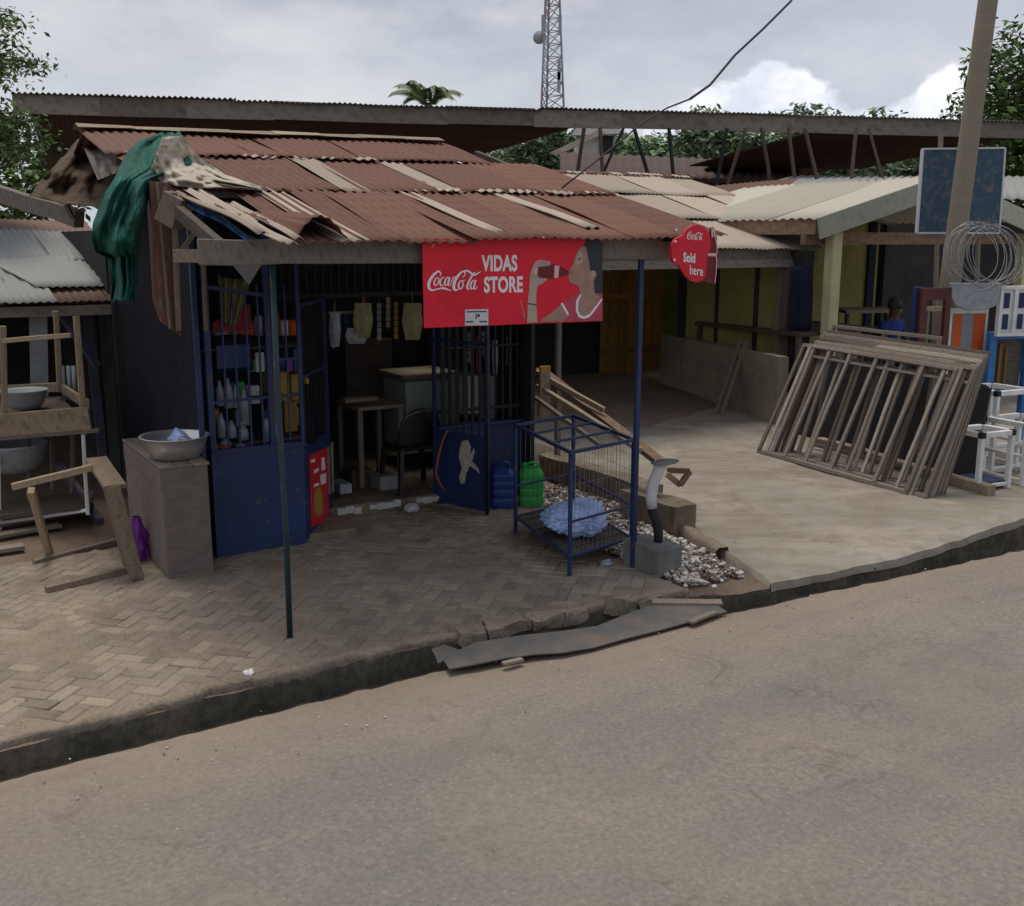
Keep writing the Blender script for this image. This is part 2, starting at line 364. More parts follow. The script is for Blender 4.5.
M['trouser']=simple('dark trousers',(.03,.03,.035),.9)
M['shirtw']=simple('white hanging shirt',(.28,.30,.30),.9,0,.15,8)
# ================================================================ SETTING
def interp(pts,s):
    for (a,da),(b,db) in zip(pts,pts[1:]):
        if s<=b: return lerp(da,db,(s-a)/(b-a)) if s>=a else da
    return pts[-1][1]
PAV=[(-90,-.64),(-1.75,-.63),(-.12,-.53),(.76,-.49),(2.39,-.58),(2.75,-.62),(3.15,-.79),(4.76,-.9),(6.83,-.66),(9,-.62),(90,-.62)]
ROAD=[(-90,-.99),(-1.79,-.99),(.54,-.93),(2.68,-1.09),(5.9,-1.24),(90,-1.24)]
def nz(x,y=0,z=0): return noise.noise(V(x,y,z))
def svals(a,b,fine0=-3.5,fine1=9,st=.05):
    o=[]; s=a
    while s<b:
        o.append(s); s+= st if fine0<=s<=fine1 else max(.5,min(6,min(abs(s-fine0),abs(s-fine1))))
        if o[-1]<fine0<s: s=fine0
    o.append(b); return o
def strip(rows,name,mat,smooth=True):   # rows: list of functions s-> (d,z)
    mb=MB(); ss=svals(-90,90); nr=len(rows)
    for s in ss:
        for f in rows:
            d,z=f(s); mb.v.append(L(s,d,z))
    for i in range(len(ss)-1):
        for j in range(nr-1):
            a=i*nr+j; mb.face([a,a+1,a+nr+1,a+nr],None,smooth)
    return struct(mb.build(name,mat,origin=L(0,0,0)))
def redge(s): return interp(ROAD,s)+.018*nz(s*6)+.02*nz(s*1.5,4)
def pedge(s): return interp(PAV,s)+.03*nz(s*5,9)+.02*nz(s*17,2)+(.03*nz(s*2.2,5))
rs=[lambda s:(redge(s),-.03+.012*nz(s*9,1)),lambda s:(redge(s)-.05,-.012+.01*nz(s*7,3)),lambda s:(redge(s)-.18,-.01+.006*nz(s*3,3)),lambda s:(-1.9,0.0),lambda s:(-3.2,.03),lambda s:(-7,.05),lambda s:(-60,.0)]
o=strip(rs[::-1],'road',M['road']); 
# object coordinates of the road run along world axes; the dust mask needs the local cross axis
o.rotation_euler=(0,0,ANG)
Rm=Matrix.Rotation(-ANG,4,'Z'); o.data.transform(Rm)
gs=[lambda s:(redge(s),-.02+.012*nz(s*9,1)),lambda s:(redge(s)+.012+.02*nz(s*3,7),-.2),lambda s:(redge(s)+.03,-.46),
    lambda s:((redge(s)+pedge(s))/2,-.5+.03*nz(s*2)),lambda s:(pedge(s)-.03,-.47),lambda s:(pedge(s)-.015+.03*nz(s*2,8),-.22),
    lambda s:(pedge(s)+.0,-.045),]
def gtop(s):
    t=max(0,min(1,(s-2.5)/.5)); return t
strip(gs,'gutter',M['gutter'])
# earth behind the gutter, one sheet to the horizon
bs=[lambda s:(pedge(s),-.045),lambda s:(pedge(s)+.1,-.03),lambda s:(1.0,-.03+.0),lambda s:(2.6,-.03),lambda s:(6,-.02),lambda s:(20,.02),lambda s:(300,.0)]
strip(bs[::-1],'ground',M['dirt'])
# paved forecourt: clay pavers laid in herringbone, one mesh
mb=MB(); c=.100; th=math.radians(45); ct,st=math.cos(th),math.sin(th)
def inside(s,d):
    if d<pedge(s)+.05: return False
    if s<-4.2 or d>2.62: return False
    rt=2.78 if d<.2 else lerp(2.78,3.25,min(1,(d-.2)/2))
    return s<rt+.05*nz(d*5,3)
def cell(x,y): # cell coords -> local s,d
    return (x*ct-y*st)*c, (x*st+y*ct)*c+.3
for i in range(-60,60):
    for j in range(-60,60):
        q=(i-j)%4
        if q==0: w,h=2,1
        elif q==3: w,h=1,2
        else: continue
        cs,cd=cell(i+w/2,j+h/2)
        if not inside(cs,cd): continue
        if any(cell(i+a_,j+b_)[1]<pedge(cell(i+a_,j+b_)[0])+.03 for a_ in (0,w) for b_ in (0,h)): continue
        if pedge(cs)+.13>cd and R.random()<.12: continue
        mb.tone=(0,min(1,max(0,.5+.5*R.gauss(0,.42)))); g=.018; iz=.03; b=len(mb.v)
        dz=.0022*R.gauss(0,1)+.02*nz(cs*1.2,cd*1.2,2); tx,ty=R.gauss(0,.004),R.gauss(0,.004); r=R.gauss(0,.010)
        for zz,ins in ((-.05,g),(-.006,g),(0,g+.07)):
            for (ax,ay) in ((0,0),(1,0),(1,1),(0,1)):
                x=i+(ins if ax==0 else w-ins); y=j+(ins if ay==0 else h-ins)
                x,y=x+(y-j-h/2)*r,y-(x-i-w/2)*r
                s,d=cell(x,y); mb.v.append(L(s,d,zz+dz+(s-cs)*tx*3+(d-cd)*ty*3))
        for l in (0,4):
            for e in range(4): mb.face([b+l+e,b+l+(e+1)%4,b+l+4+(e+1)%4,b+l+4+e])
        mb.face([b+8,b+9,b+10,b+11])
struct(mb.build('pavement',M['paver'],origin=L(0,0,0)))
# joints bed
mb=MB(); ss=[-4.2+i*.1 for i in range(71)]
for s in ss:
    for t in range(26):
        d=lerp(pedge(s)+.03,2.66,t/25); mb.v.append(L(s,d,-.006+.02*nz(s*1.2,d*1.2,2)+.004*nz(s*8,d*8)+.009*max(0,nz(s*1.1+4,d*1.3,8)+.05+.08*(s>.4))))
for i in range(len(ss)-1):
    for j in range(25):
        a=i*26+j; mb.face([a+1,a,a+26,a+27],None,True)
struct(mb.build('joint_sand',M['dust'],origin=L(0,0,0)))
# crumbling mortar along the paving edge
mb=MB(); ss=[-4.2+i*.03 for i in range(234)]; prof=[(.03,-.12),(.0,-.055),(-.005,-.012),(.02,.006),(.07,.008),(.12,-.002),(.17,-.03)]
for s in ss:
    e=pedge(s); k_=.35+1.1*max(0,nz(s*2.3,11)+.3)
    notch=.028*max(0,min(1,(nz(s*2.7,21)-.1)*9))+.02*nz(s*13,4)
    for a,z in prof: mb.v.append(L(s,e+notch+a*k_+.008*nz(s*20,a*30),z+(.007*nz(s*9,a*20)+.02*nz(s*1.2,e*1.2,2) if z>-.03 else .02*nz(s*9,a*20))))
for i in range(len(ss)-1):
    for j in range(len(prof)-1):
        a=i*7+j; mb.face([a+1,a,a+7,a+8],None,True)
struct(mb.build('pavement_edge',M['edge'],origin=L(0,0,0)))
# cement yard rising away from the road
def sl_left(d): return 3.42+ .035*0+ (0.22*d if d>0 else .25*d)*1.0
mb=MB(); nd=60; ns=90
for j in range(nd+1):
    t=j/nd; 
    for i in range(ns+1):
        tt=i/ns
        s=lerp(0,1,tt); 
        dref=-.8+ (t**1.6)*10.5
        sL=max(3.12,min(4.4,3.62+.24*dref)); sR=15
        s=lerp(sL+.04*nz(dref*5,2),sR,tt**1.5)
        d=lerp(pedge(s)+.0,9.7,t**1.6)
        mb.v.append(L(s,d,slabz(d)+.014*nz(s*1.1,d*1.1)+.004*nz(s*7,d*7)-(.03*max(0,1-(d-pedge(s))/.1) if j<3 else 0)))
for j in range(nd):
    for i in range(ns):
        a=j*(ns+1)+i; mb.face([a,a+1,a+ns+2,a+ns+1],None,True)
b0=len(mb.v)
for i in range(ns+1):
    p=mb.v[i]; mb.v.append(V(p.x,p.y,-.07)-N*.015)
bt_=len(mb.v)
for i in range(ns+1): mb.v.append(mb.v[i].copy())
for i in range(ns): mb.face([b0+i,b0+i+1,bt_+i+1,bt_+i],None,True)
b1=len(mb.v)
for j in range(nd+1):
    p=mb.v[j*(ns+1)]; mb.v.append(V(p.x,p.y,-.1)-U*.02)
for j in range(nd): mb.face([b1+j+1,b1+j,j*(ns+1),(j+1)*(ns+1)],None,True)
struct(mb.build('cement_yard',M['slab'],origin=L(5,0,0)))
# rubble bed
mb=MB()
def stone(P,r,fl=.6):
    b=len(mb.v); pts=[V(1,0,0),V(-1,0,0),V(0,1,0),V(0,-1,0),V(0,0,1),V(0,0,-1)]
    q=Matrix.Rotation(R.random()*6,3,'Z')@Matrix.Rotation(R.random()*1.,3,'X')
    for p in pts:
        p=q@(p*r*R.uniform(.6,1.2)); p.z*=fl; mb.v.append(P+p)
    for f in ((0,2,4),(2,1,4),(1,3,4),(3,0,4),(2,0,5),(1,2,5),(3,1,5),(0,3,5)): mb.face([b+x for x in f])
for _ in range(3600):
    d=R.uniform(-.56,2.7); sl=2.85 if d<.3 else lerp(2.85,3.35,min(1,(d-.3)/2)); sr=max(3.10,3.50+.22*d)
    s=R.uniform(sl,sr+.02)
    if R.random()<.25 and d>.8: continue
    v=nz(s*2,d*2,5)
    mb.tone=(0,min(1,max(0,R.random()**(.55 if v>-.05 and d<1.0 else 1.6))))
    stone(L(s,d,-.018+.05*R.random()*(1 if d<1.5 else .5)),R.uniform(.010,.034))
for _ in range(260):  # strays on paving, yard
    s,d=R.uniform(-3.5,9),R.uniform(-.5,2.2)
    z=.012 if s<3.4 else slabz(d)+.004
    mb.tone=(0,R.random()*.7); stone(L(s,d,z),R.uniform(.004,.011))
for _ in range(160):
    s=R.uniform(-2.5,8);d=interp(ROAD,s)-abs(R.gauss(0,.5)); mb.tone=(0,R.random()*.8); stone(L(s,d,.0),R.uniform(.004,.010))
struct(mb.build('rubble',M['rubble'],origin=L(3,0,0)),'stuff')
# kerb between rubble channel and yard
mb=MB(); mb.rnd()
pr=[(-.07,-.05),(-.065,.06),(-.03,.085),(.05,.08),(.075,.0)]; ds=[-.15+i*.05 for i in range(62)]
for d in ds:
    c0=3.64+.24*d-.04; gap=-.05 if nz(d*2.1,31)>.28 else 0
    for a,z in pr: mb.v.append(L(c0+a+.025*nz(d*6,a*9),d,z+max(0,slabz(d)-.06)+gap+.02*nz(d*8,a*20)))
for i in range(len(ds)-1):
    for j in range(4): a=i*5+j; mb.face([a,a+1,a+6,a+5],None,True)
struct(mb.build('kerb',M['edge'],origin=L(3.6,0,0)))
# ================================================================ THE SHOP
shop=thing('shop_building','low roadside shop with rusty corrugated iron roof and navy barred front','building',L(1.2,3,0))
KR=.25; RZ=2.52
def rz(s,d,o=0): return RZ+KR*d+o+.012*s
def RP(s,d,o=0): return L(s,d,rz(s,d,o))
def pxroof(x,y,o=0):
    nn=Z-N*KR-U*.012; P0=RP(0,0,o); return onpl(x,y,P0,nn)
# front roof sheets; one mesh
mb=MB()
def rsheet(s0,s1,d0,d1,o,rust,s0b=None,s1b=None,edge=.03):
    s0b=s0 if s0b is None else s0b; s1b=s1 if s1b is None else s1b
    mb.corr(RP(s0,d0,o),RP(s1,d0,o),RP(s1b,d1,o-.0),RP(s0b,d1,o),rust=rust,nl=7,warp=.014,edge=edge)
bandA=[(.16,.56,1.05),(.56,.80,.92),(.80,1.30,1.0),(1.30,1.95,.95),(1.95,2.62,1.05),(2.62,3.0,.95),(3.0,3.46,1.0)]
for a,b,r in bandA: rsheet(a-.03,b+.03,-.17+R.uniform(-.02,.02),1.32,.0+R.uniform(0,.008),r)
bandB=[(-.34,.28,1.0),(.28,.95,1.0),(1.0,1.16,.1),(1.18,1.8,.95),(1.8,2.02,.2),(2.02,2.7,.98),(2.7,3.42,1.0)]
for a,b,r in bandB: rsheet(a-.03,b+.03,1.22+R.uniform(-.03,.03),2.5,.012+R.uniform(0,.008),r)
bandC=[(-.42,.2,.8),(.2,.75,1.0),(.75,1.0,.9),(1.0,1.7,1.0),(1.7,2.4,.97),(2.4,2.93,.95)]
for a,b,r in bandC: rsheet(a-.03,b+.03,2.38+R.uniform(-.04,.04),3.42,.024+R.uniform(0,.008),r)
# pale bleached edges at the laps
for d0,o,a,b in ((2.36,.036,.2,1.75),(1.2,.024,1.5,3.4),(2.37,.040,-.3,.1)):
    s=a
    while s<b:
        w=R.uniform(.12,.3); rsheet(s,s+w,d0,d0+.07,o,.12,edge=.06); s+=w+R.uniform(.02,.2)
# slipped pale strips lying on the rust
rsheet(.34,.56,-.15,1.35,.016,-.1,.28,.50); rsheet(1.5,1.62,.0,1.3,.016,.25,1.42,1.55); rsheet(2.35,2.5,.1,1.5,.016,.15,2.2,2.33)
# back slope
mb.corr(RP(-.4,3.42,.04),RP(2.93,3.42,.04),L(2.93,5.2,2.95),L(-.4,5.2,2.95),rust=1,nl=5)
mb.corr(RP(2.9,2.4,.0),RP(3.42,2.4,.0),L(3.42,4.2,2.7),L(2.9,4.2,2.7),rust=1,nl=5)
mb.build('roof',M['roof'],shop,solid=.003)
# ridge cap: pale flashing
mb=MB(); A0=RP(-.44,3.4,.075);B0=RP(2.9,3.4,.085)
for i in range(8):
    a=A0.lerp(B0,i/8-.01);b=A0.lerp(B0,(i+1)/8); j1=V(0,0,R.uniform(-.006,.006))
    mb.tone=(0,R.random()); bb=len(mb.v)
    mb.v+=[a-N*.13-Z*.035,b-N*.13-Z*.035+j1,a+j1,b,a+N*.12-Z*.035,b+N*.12-Z*.035]
    mb.face([bb,bb+1,bb+3,bb+2],None); mb.face([bb+2,bb+3,bb+5,bb+4],None)
mb.build('ridge_cap',M['woodpale'],shop,solid=.004)
# curled corner sheet above the gap
mb=MB()
P=[pxroof(x,y,.0) for x,y in ((290,236),(315,208),(345,232))]
mb.tone=(1,.5)
def curl(u,v):
    s0=lerp(.08,.42,u); d=lerp(-.15,.55,v); up=math.sin(u*math.pi)*.14*(1-v)**1.2
    return RP(s0,d,.015+up+.006*math.sin(u*40))
mb.grid(curl,36,8); mb.build('curled_sheet',M['roof'],shop,solid=.003)
# beams and rafters
mb=MB()
mb.bar(L(-.44,.0,2.43),L(1.55,.0,2.43),.06,.15,n=8,j=.006); mb.bar(L(1.56,.005,2.435),L(3.5,.005,2.45),.06,.16,n=8,j=.006)
mb.build('eave_beam',M['fascia'],shop,bevel=.006)
mb=MB()
for s in (-.3,.5,1.2,1.9,2.6,3.3): mb.bar(RP(s,.06,-.07),RP(s,3.35,-.06),.05,.08,n=4,j=.005)
for d in (1.3,2.4): mb.bar(RP(-.38,d,-.035),RP(3.38,d,-.035),.05,.04,n=6,j=.004)
mb.build('rafters',M['wooddark'],shop)
# posts
for s,d,r,mt,zt in ((0,0,.018,'greenblue',2.36),):
    m_=MB(); m_.tube([L(s,d,-.02),L(s+.005,d,.8),L(s-.01,d,1.6),L(s,d+.02,zt)],.019,10); m_.build('post',M[mt],shop)
m_=MB(); q=V(_p2.x,_p2.y,0); m_.bar(q,V(q.x+.005,q.y,2.38),.038,.038,n=4,j=.002); m_.build('post',M['bluemetal'],shop,bevel=.004)
q=G(487,516); m_=MB(); m_.tube([q,V(q.x,q.y,2.6)],.017,8); m_.build('post',M['black'],shop)
q=atd(557,480,3.0); m_=MB(); m_.bar(V(q.x,q.y,0),V(q.x,q.y,3.0),.05,.05,n=3,j=.004); m_.build('post',M['wood'],shop)
# floor slab with tiled step
mb=MB(); mb.lbox(-.0,3.4,2.60,5.0,-.1,.10); mb.lbox(.12,1.32,2.0,2.60,-.1,.06); mb.build('floor',M['concrete'],shop,bevel=.01)
mb=MB()
for i in range(13):
    s=1.38+i*.08
    if i in (3,8,9): continue
    mb.box(L(s+.04,2.59+.001*(i%2),.06+R.uniform(-.01,.012)),U*(.041 if i not in (2,7) else .036),N*.02,Z*R.uniform(.02,.035))
mb.build('step_tiling',M['tile'],shop)
# walls
mb=MB()
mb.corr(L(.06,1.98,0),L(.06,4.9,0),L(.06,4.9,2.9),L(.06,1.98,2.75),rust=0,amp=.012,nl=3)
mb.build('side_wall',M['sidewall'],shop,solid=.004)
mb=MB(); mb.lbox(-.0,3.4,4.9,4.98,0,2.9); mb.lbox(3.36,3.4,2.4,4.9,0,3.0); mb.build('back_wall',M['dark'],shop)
# protruding left bay: low navy wall + barred window
mb=MB(); mb.lbox(.10,.86,1.96,1.99,-.02,.84); mb.build('front_wall',M['blue'],shop,bevel=.004)
mb=MB(); mb.lbox(.09,.88,1.93,2.1,.84,.86); mb.build('window_sill',M['bluemetal'],shop)
bay=MB()
for s in (.12,.24,.335,.43,.53): bay.bar(L(s,1.975,.86),L(s+R.uniform(-.004,.004),1.975,2.16),.014,.014)
for s in (.66,.75): bay.bar(L(s,1.975,.86),L(s,1.975,2.16),.012,.012)
bay.bar(L(.12,1.972,2.15),L(.60,1.972,2.07),.03,.03); bay.bar(L(.1,1.972,1.25),L(.86,1.972,1.27),.02,.02); bay.bar(L(.6,1.972,1.56),L(.86,1.972,1.56),.018,.018)
bay.build('window_bars',M['bluemetal'],shop)
bay=MB()
for s,w in ((.115,.05),(.6,.045),(.855,.03)): bay.bar(L(s,1.97,-.02 if s<.2 else .86),L(s,1.97,2.75),w,w)
bay.bar(L(.03,1.95,0),L(.03,1.95,2.7),.04,.04)
bay.bar(L(.1,1.95,.86),L(.1,1.95,.86)+Z*.0+U*.76,.03,.04)
bay.build('window_frame',M['bluemetal'],shop,bevel=.003)
# header grille above the doorway and dark header boards
mb=MB()
for i in range(34):
    s=.88+i*.075; mb.bar(L(s,2.62,2.0),L(s,2.62,3.0),.014,.014)
mb.bar(L(.86,2.62,2.02),L(3.4,2.62,2.02),.04,.04)
mb.build('header_bars',M['black'],shop)
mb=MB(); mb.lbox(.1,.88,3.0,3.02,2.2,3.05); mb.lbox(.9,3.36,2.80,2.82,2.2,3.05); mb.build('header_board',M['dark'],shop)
# door leaves
def leaf(P0,P1,z0,z1,zp,nb,name,panelmat):
    ax=(P1-P0).normalized(); nn=ax.cross(Z); W=(P1-P0).length; c=(P0+P1)/2
    f=MB()
    for t in (0,1):
        q=P0.lerp(P1,t); f.bar(V(q.x,q.y,z0),V(q.x,q.y,z1),.03,.03,up=nn)
    for z in (z0+.015,zp,z1-.015,(zp+z1)/2): f.bar(V(P0.x,P0.y,z),V(P1.x,P1.y,z),.028,.028,up=nn)
    d=f.build('door',M['bluemetal'],shop,bevel=.002)
    p=MB(); p.box(V(c.x,c.y,(z0+zp)/2),ax*(W/2-.015),nn*.006,Z*((zp-z0)/2-.01)); p.build('door_panel',panelmat,d)
    b=MB()
    for i in range(1,nb):
        q=P0.lerp(P1,i/nb); b.bar(V(q.x,q.y,zp),V(q.x,q.y,z1),.013,.013,up=nn)
    b.build('door_bars',M['black'],d)
    return d,nn
h0=L(1.34,2.64);f0=L(.87,1.99)
dl,nl_=leaf(f0,h0,.03,2.0,.80,8,'door',M['blue'])
dl['label']='narrow left door leaf standing open with a red poster'
def LP(x,y,off=.012):  # pixel on the left leaf
    return onpl(x,y,f0+nl_*off,nl_)
if LP(320,490).y>onpl(320,490,f0,nl_).y: sg=-1
else: sg=1
po=MB(); po.prism([LP(x,y,.009*sg) for x,y in ((309,456),(327,447),(329,519),(311,527))],nl_*.002*sg); poster=po.build('poster',M['red'],dl)
po=MB(); po.prism([LP(x,y,.008*sg) for x,y in ((327.3,448),(333,441),(334,492),(328.5,494))],nl_*.002*sg); po.build('poster_strip',M['plaster'],dl)
po=MB()
el=[(318.5+4.6*math.cos(a)+ .0*math.sin(a),502+14.5*math.sin(a)) for a in [i*math.pi/9 for i in range(18)]]
po.prism([LP(x,y,.0115*sg) for x,y in el],nl_*.001*sg); po.build('poster_bottle',M['yel'],dl)
po=MB()
for a in (((311,460),(315,458.5),(315,461.5),(311,463)),((321.5,458),(324.3,457),(325.5,469),(321.5,471)),((314,470),(319,467.5),(318.5,471),(314,473.5)),((320,475),(326,473),(326,483),(321,485)),((314,484),(319,482.5),(319,485.5),(314,487))):
    po.prism([LP(x,y,.0115*sg) for x,y in a],nl_*.001*sg)
po.build('poster_marks',M['lw'],dl)
pk=MB(); q=LP(306.5,380,.02*sg); pk.lathe([(.0,-.03),(.02,-.03),(.02,.01),(.012,.018),(0,.018)],q,10); a=[q+Z*(.015+.022*math.sin(t))+ (h0-f0).normalized()*.012*math.cos(t) for t in [i*math.pi/6 for i in range(7)]]; pk.tube(a,.003,6)
pk.build('padlock',M['yel'],dl)
h1=L(2.41,2.62);f1=L(2.62,1.98)
dr,nr_=leaf(h1,f1,.03,2.45,.72,7,'door',M['blue'])
dr['label']='open right door leaf with peeled patch on its lower panel'
def RPx(x,y,off): return onpl(x,y,f1+nr_*off,nr_)
sg2=-1 if nr_.y>0 else 1
pe=MB(); pts=[(462,441),(468,440),(471,447),(470,455),(474,448),(475,452),(472,461),(478,468),(480,474),(476,470),(470,466),(466,474),(465,483),(461,484),(459,477),(462,468),(459,457),(460,447)]
pe.prism([RPx(x,y,.0075*sg2) for x,y in pts],nr_*.001*sg2); pe.build('peeled_patch',M['peel'],dr)
# right window wall
mb=MB(); mb.lbox(2.42,3.38,2.56,2.60,0,.74); mb.lbox(2.40,3.40,2.5,2.64,.74,.765); mb.build('front_wall',M['blue'],shop,bevel=.004)
mb=MB()
for i in range(12):
    s=2.48+i*.082; mb.bar(L(s,2.57,.77),L(s,2.57,2.6),.014 if i%3 else .03,.014 if i%3 else .03)
mb.bar(L(2.42,2.565,.9),L(3.38,2.565,.9),.03,.03); mb.bar(L(2.42,2.565,1.5),L(3.38,2.565,1.5),.02,.02)
mb.build('window_bars',M['black'],shop)
mb=MB(); q0=atd(541,400,2.55); s_,d_,z_=loc(q0); mb.lbox(s_-.04,s_+.08,2.5,2.54,.766,1.2); mb.build('window_post',M['wood'],shop)
# left end of the roof: loose hanging sheets, timber bracket
mb=MB(); d=1.25
def PB(x,y,dd=1.2): return atd(x,y,dd)
mb.tone=(1,.6)
mb.tone=(.75,.5); mb.prism([PB(150,181),PB(167,183),PB(174,331),PB(160,321),PB(157,300)],N*.008)
mb.tone=(1.0,.3); mb.prism([PB(146,182,1.45),PB(150,181,1.2),PB(157,300,1.2),PB(160,321,1.2),PB(153,300,1.45)],N*.008)
mb.tone=(1.05,.3); mb.prism([PB(167,183,1.2),PB(175,189,1.28),PB(181,337,1.28),PB(174,331,1.2)],N*.008)
mb.build('hanging_sheet',M['roof'],shop,solid=.004)
mb=MB()
mb.bar(PB(174,192,1.0),PB(178,330,1.2),.035,.04); mb.bar(PB(157,182,1.17),PB(170,329,1.17),.018,.02)
mb.bar(PB(176,256,.9),PB(238,256,.2),.05,.085); mb.bar(PB(182,250,.95),PB(198,228,.95),.03,.03)
mb.bar(PB(166,205,1.1),PB(184,215,1.0),.16,.2)
mb.bar(PB(203,262,1.5),PB(206,330,1.9),.03,.03)
mb.build('end_bracket',M['wood'],shop,bevel=.003)
# tattered corner strips
mb=MB()
strips=[((176,187),(262,236),7,-.1),((200,190),(252,222),6,.0),((222,205),(290,246),8,-.1),((232,200),(298,240),6,-.2),((246,214),(275,221),8,1.2),((190,192),(240,216),6,-.1)]
for (a,b,w,rst) in strips:
    A_=pxroof(a[0],a[1],.03);B_=pxroof(b[0],b[1],.03+R.uniform(-.01,.03)); dr_=(B_-A_).normalized(); sd=dr_.cross(Z).normalized()*(w*.0065)
    mb.corr(A_-sd,A_+sd,B_+sd,B_-sd,rust=rst,pitch=.06,amp=.01,nl=8,warp=.03)
mb.build('tattered_strip',M['roof'],shop,solid=.004)
mb=MB()
def bt(u,v):
    x=lerp(185,256,u); y=lerp(196,238,u)+lerp(0,7,v)+1.5*math.sin(u*9); return pxroof(x,y,-.03+.01*math.sin(u*30))
mb.grid(bt,20,3); mb.build('tarp_lining',M['bluesheet'],shop,solid=.003)
# ragged sheets at the gable end
mb=MB()
def rg(u,v):
    x=lerp(lerp(78,128,u),lerp(28,112,u),v); y=lerp(lerp(139,150,u),lerp(196,212,u),v)+3*nz(u*6,v*6)
    return at(x,y,lerp(10.1,8.6,v)+.35*nz(u*4,v*3,7)+.1*nz(u*15,v*5))
mb.grid(rg,30,30,2); mb.build('gable_rag',M['brownrag'],shop,solid=.004)
mb=MB()
def rg2(u,v):
    x=lerp(lerp(80,128,u),lerp(98,118,u),v); y=lerp(lerp(139,146,u),lerp(180,172,u),v)
    return at(x,y,lerp(9.9,8.7,v)-.1+.12*nz(u*5,v*3,2))
mb.grid(rg2,20,16,1); mb.build('gable_sheet',M['sack'],shop,solid=.004)
# ================================================================ tarpaulins thrown over the roof corner
rows=[(133,160,180,8.55),(141,138,186,8.2),(152,127,190,7.9),(166,120,192,7.65),(180,113,152,7.35),(200,100,148,7.25),(222,93,143,7.2),(240,92,140,7.15),(252,96,139,7.2),(258,110,138,7.25),(282,112,137,7.25),(301,111,135,7.2)]
def tp(u,v):
    k_=v*(len(rows)-1); i=min(int(k_),len(rows)-2); f=k_-i; a,b=rows[i],rows[i+1]
    y=lerp(a[0],b[0],f); x=lerp(lerp(a[1],b[1],f),lerp(a[2],b[2],f),u); Y=lerp(a[3],b[3],f)
    fold=.05*math.sin(u*8+v*4+3*nz(v*3,u*2))+.16*nz(u*3.2,v*4.5,3)+.07*nz(u*9,v*9,1)+.022*abs(nz(u*20+v*9,v*22-u*7,6))
    return at(x+1.5*nz(v*9,5),y+2.5*nz(u*6,v,4),Y-.12*math.sin(u*math.pi)-fold)
mb=MB(); mb.grid(tp,90,130,2); tag(mb.build('tarpaulin',M['teal'],solid=.004),'crumpled teal green tarpaulin draped over the left corner of the rusty roof','tarpaulin')
mb=MB()
def sk(u,v):
    tx=[(163,137),(181,136),(193,152),(208,163),(226,175),(262,187)]; bx=[(150,172),(160,182),(176,186),(196,188),(222,188),(262,190)]
    k_=u*5; i=min(int(k_),4); f=k_-i
    x=lerp(lerp(tx[i][0],tx[i+1][0],f),lerp(bx[i][0],bx[i+1][0],f),v); y=lerp(lerp(tx[i][1],tx[i+1][1],f),lerp(bx[i][1],bx[i+1][1],f),v)
    P_=pxroof(x,max(y,150),.10*math.sin(v*math.pi)*(1-u)+.045+.03*nz(u*9,v*7,5))
    if y<150: P_=at(x,y,8.2)
    Yt=lerp(7.45,min(P_.y,7.9),min(1,u*1.6)); return at(x,y,Yt-.05*math.sin(v*3.1)+.04*nz(u*12,v*9,5)+.010*nz(u*30,v*20,2))
mb.grid(sk,90,40,1.5); tag(mb.build('sacking',M['sack'],solid=.004),'dirty cream sacking bunched beside the teal tarpaulin on the rusty roof','sacking')
# ================================================================ SIGNS
def ribbon(mb,pts,fn,sub=6):
    # calligraphic stroke: pts (x,y,w) in picture units of the drawing, fn maps to world
    P=[]
    n=len(pts)
    for i in range(n-1):
        p0=pts[max(i-1,0)];p1=pts[i];p2=pts[i+1];p3=pts[min(i+2,n-1)]
        for q in range(sub):
            t=q/sub
            P.append(tuple(.5*((2*p1[c])+(-p0[c]+p2[c])*t+(2*p0[c]-5*p1[c]+4*p2[c]-p3[c])*t*t+(-p0[c]+3*p1[c]-3*p2[c]+p3[c])*t**3) for c in range(3)))
    P.append(pts[-1]); mb.rnd(); b=len(mb.v)
    for i,p in enumerate(P):
        a=P[max(i-1,0)];c=P[min(i+1,len(P)-1)]; dx,dy=c[0]-a[0],c[1]-a[1]; l=math.hypot(dx,dy) or 1
        w=max(p[2],3)/2; o=i*.00001
        mb.v.append(fn(p[0]-dy/l*w,p[1]+dx/l*w,o)); mb.v.append(fn(p[0]+dy/l*w,p[1]-dx/l*w,o))
    for i in range(len(P)-1): mb.face([b+2*i,b+2*i+1,b+2*i+3,b+2*i+2])
SCRIPT=[[(288,215,7),(300,180,14),(285,145,22),(255,140,26),(205,180,34),(155,245,40),(125,320,44),(135,385,40),(175,412,26),(230,402,20),(300,385,22),(350,385,30),(400,402,20),(455,420,6)],
 [(245,225,14),(212,270,20),(205,325,24),(235,340,16),(268,290,18),(268,240,16),(240,228,10)],
 [(350,235,18),(325,228,14),(295,270,22),(292,325,24),(320,348,14),(355,320,8)],
 [(425,235,14),(395,225,16),(362,275,24),(362,325,24),(392,335,14),(425,280,16)],[(432,222,20),(412,290,26),(408,335,20),(435,335,10),(470,250,14),(500,218,16),(520,222,8)],
 [(620,225,10),(650,185,14),(645,145,18),(605,145,26),(548,205,36),(500,290,42),(488,365,42),(510,410,30),(545,400,14),(570,370,6)],
 [(605,150,12),(660,128,22),(710,140,28),(760,180,28),(800,185,24),(845,160,16),(885,138,5)],
 [(600,270,14),(565,310,22),(560,370,24),(590,395,14),(620,350,18),(622,295,16),(598,275,10),(660,262,6)],
 [(800,150,8),(770,175,18),(715,270,26),(685,350,28),(690,398,20),(715,390,8)],
 [(790,270,14),(765,275,18),(735,325,24),(735,380,24),(762,392,14),(795,335,16)],[(808,262,20),(788,335,26),(785,385,22),(810,390,12),(835,350,5)]]
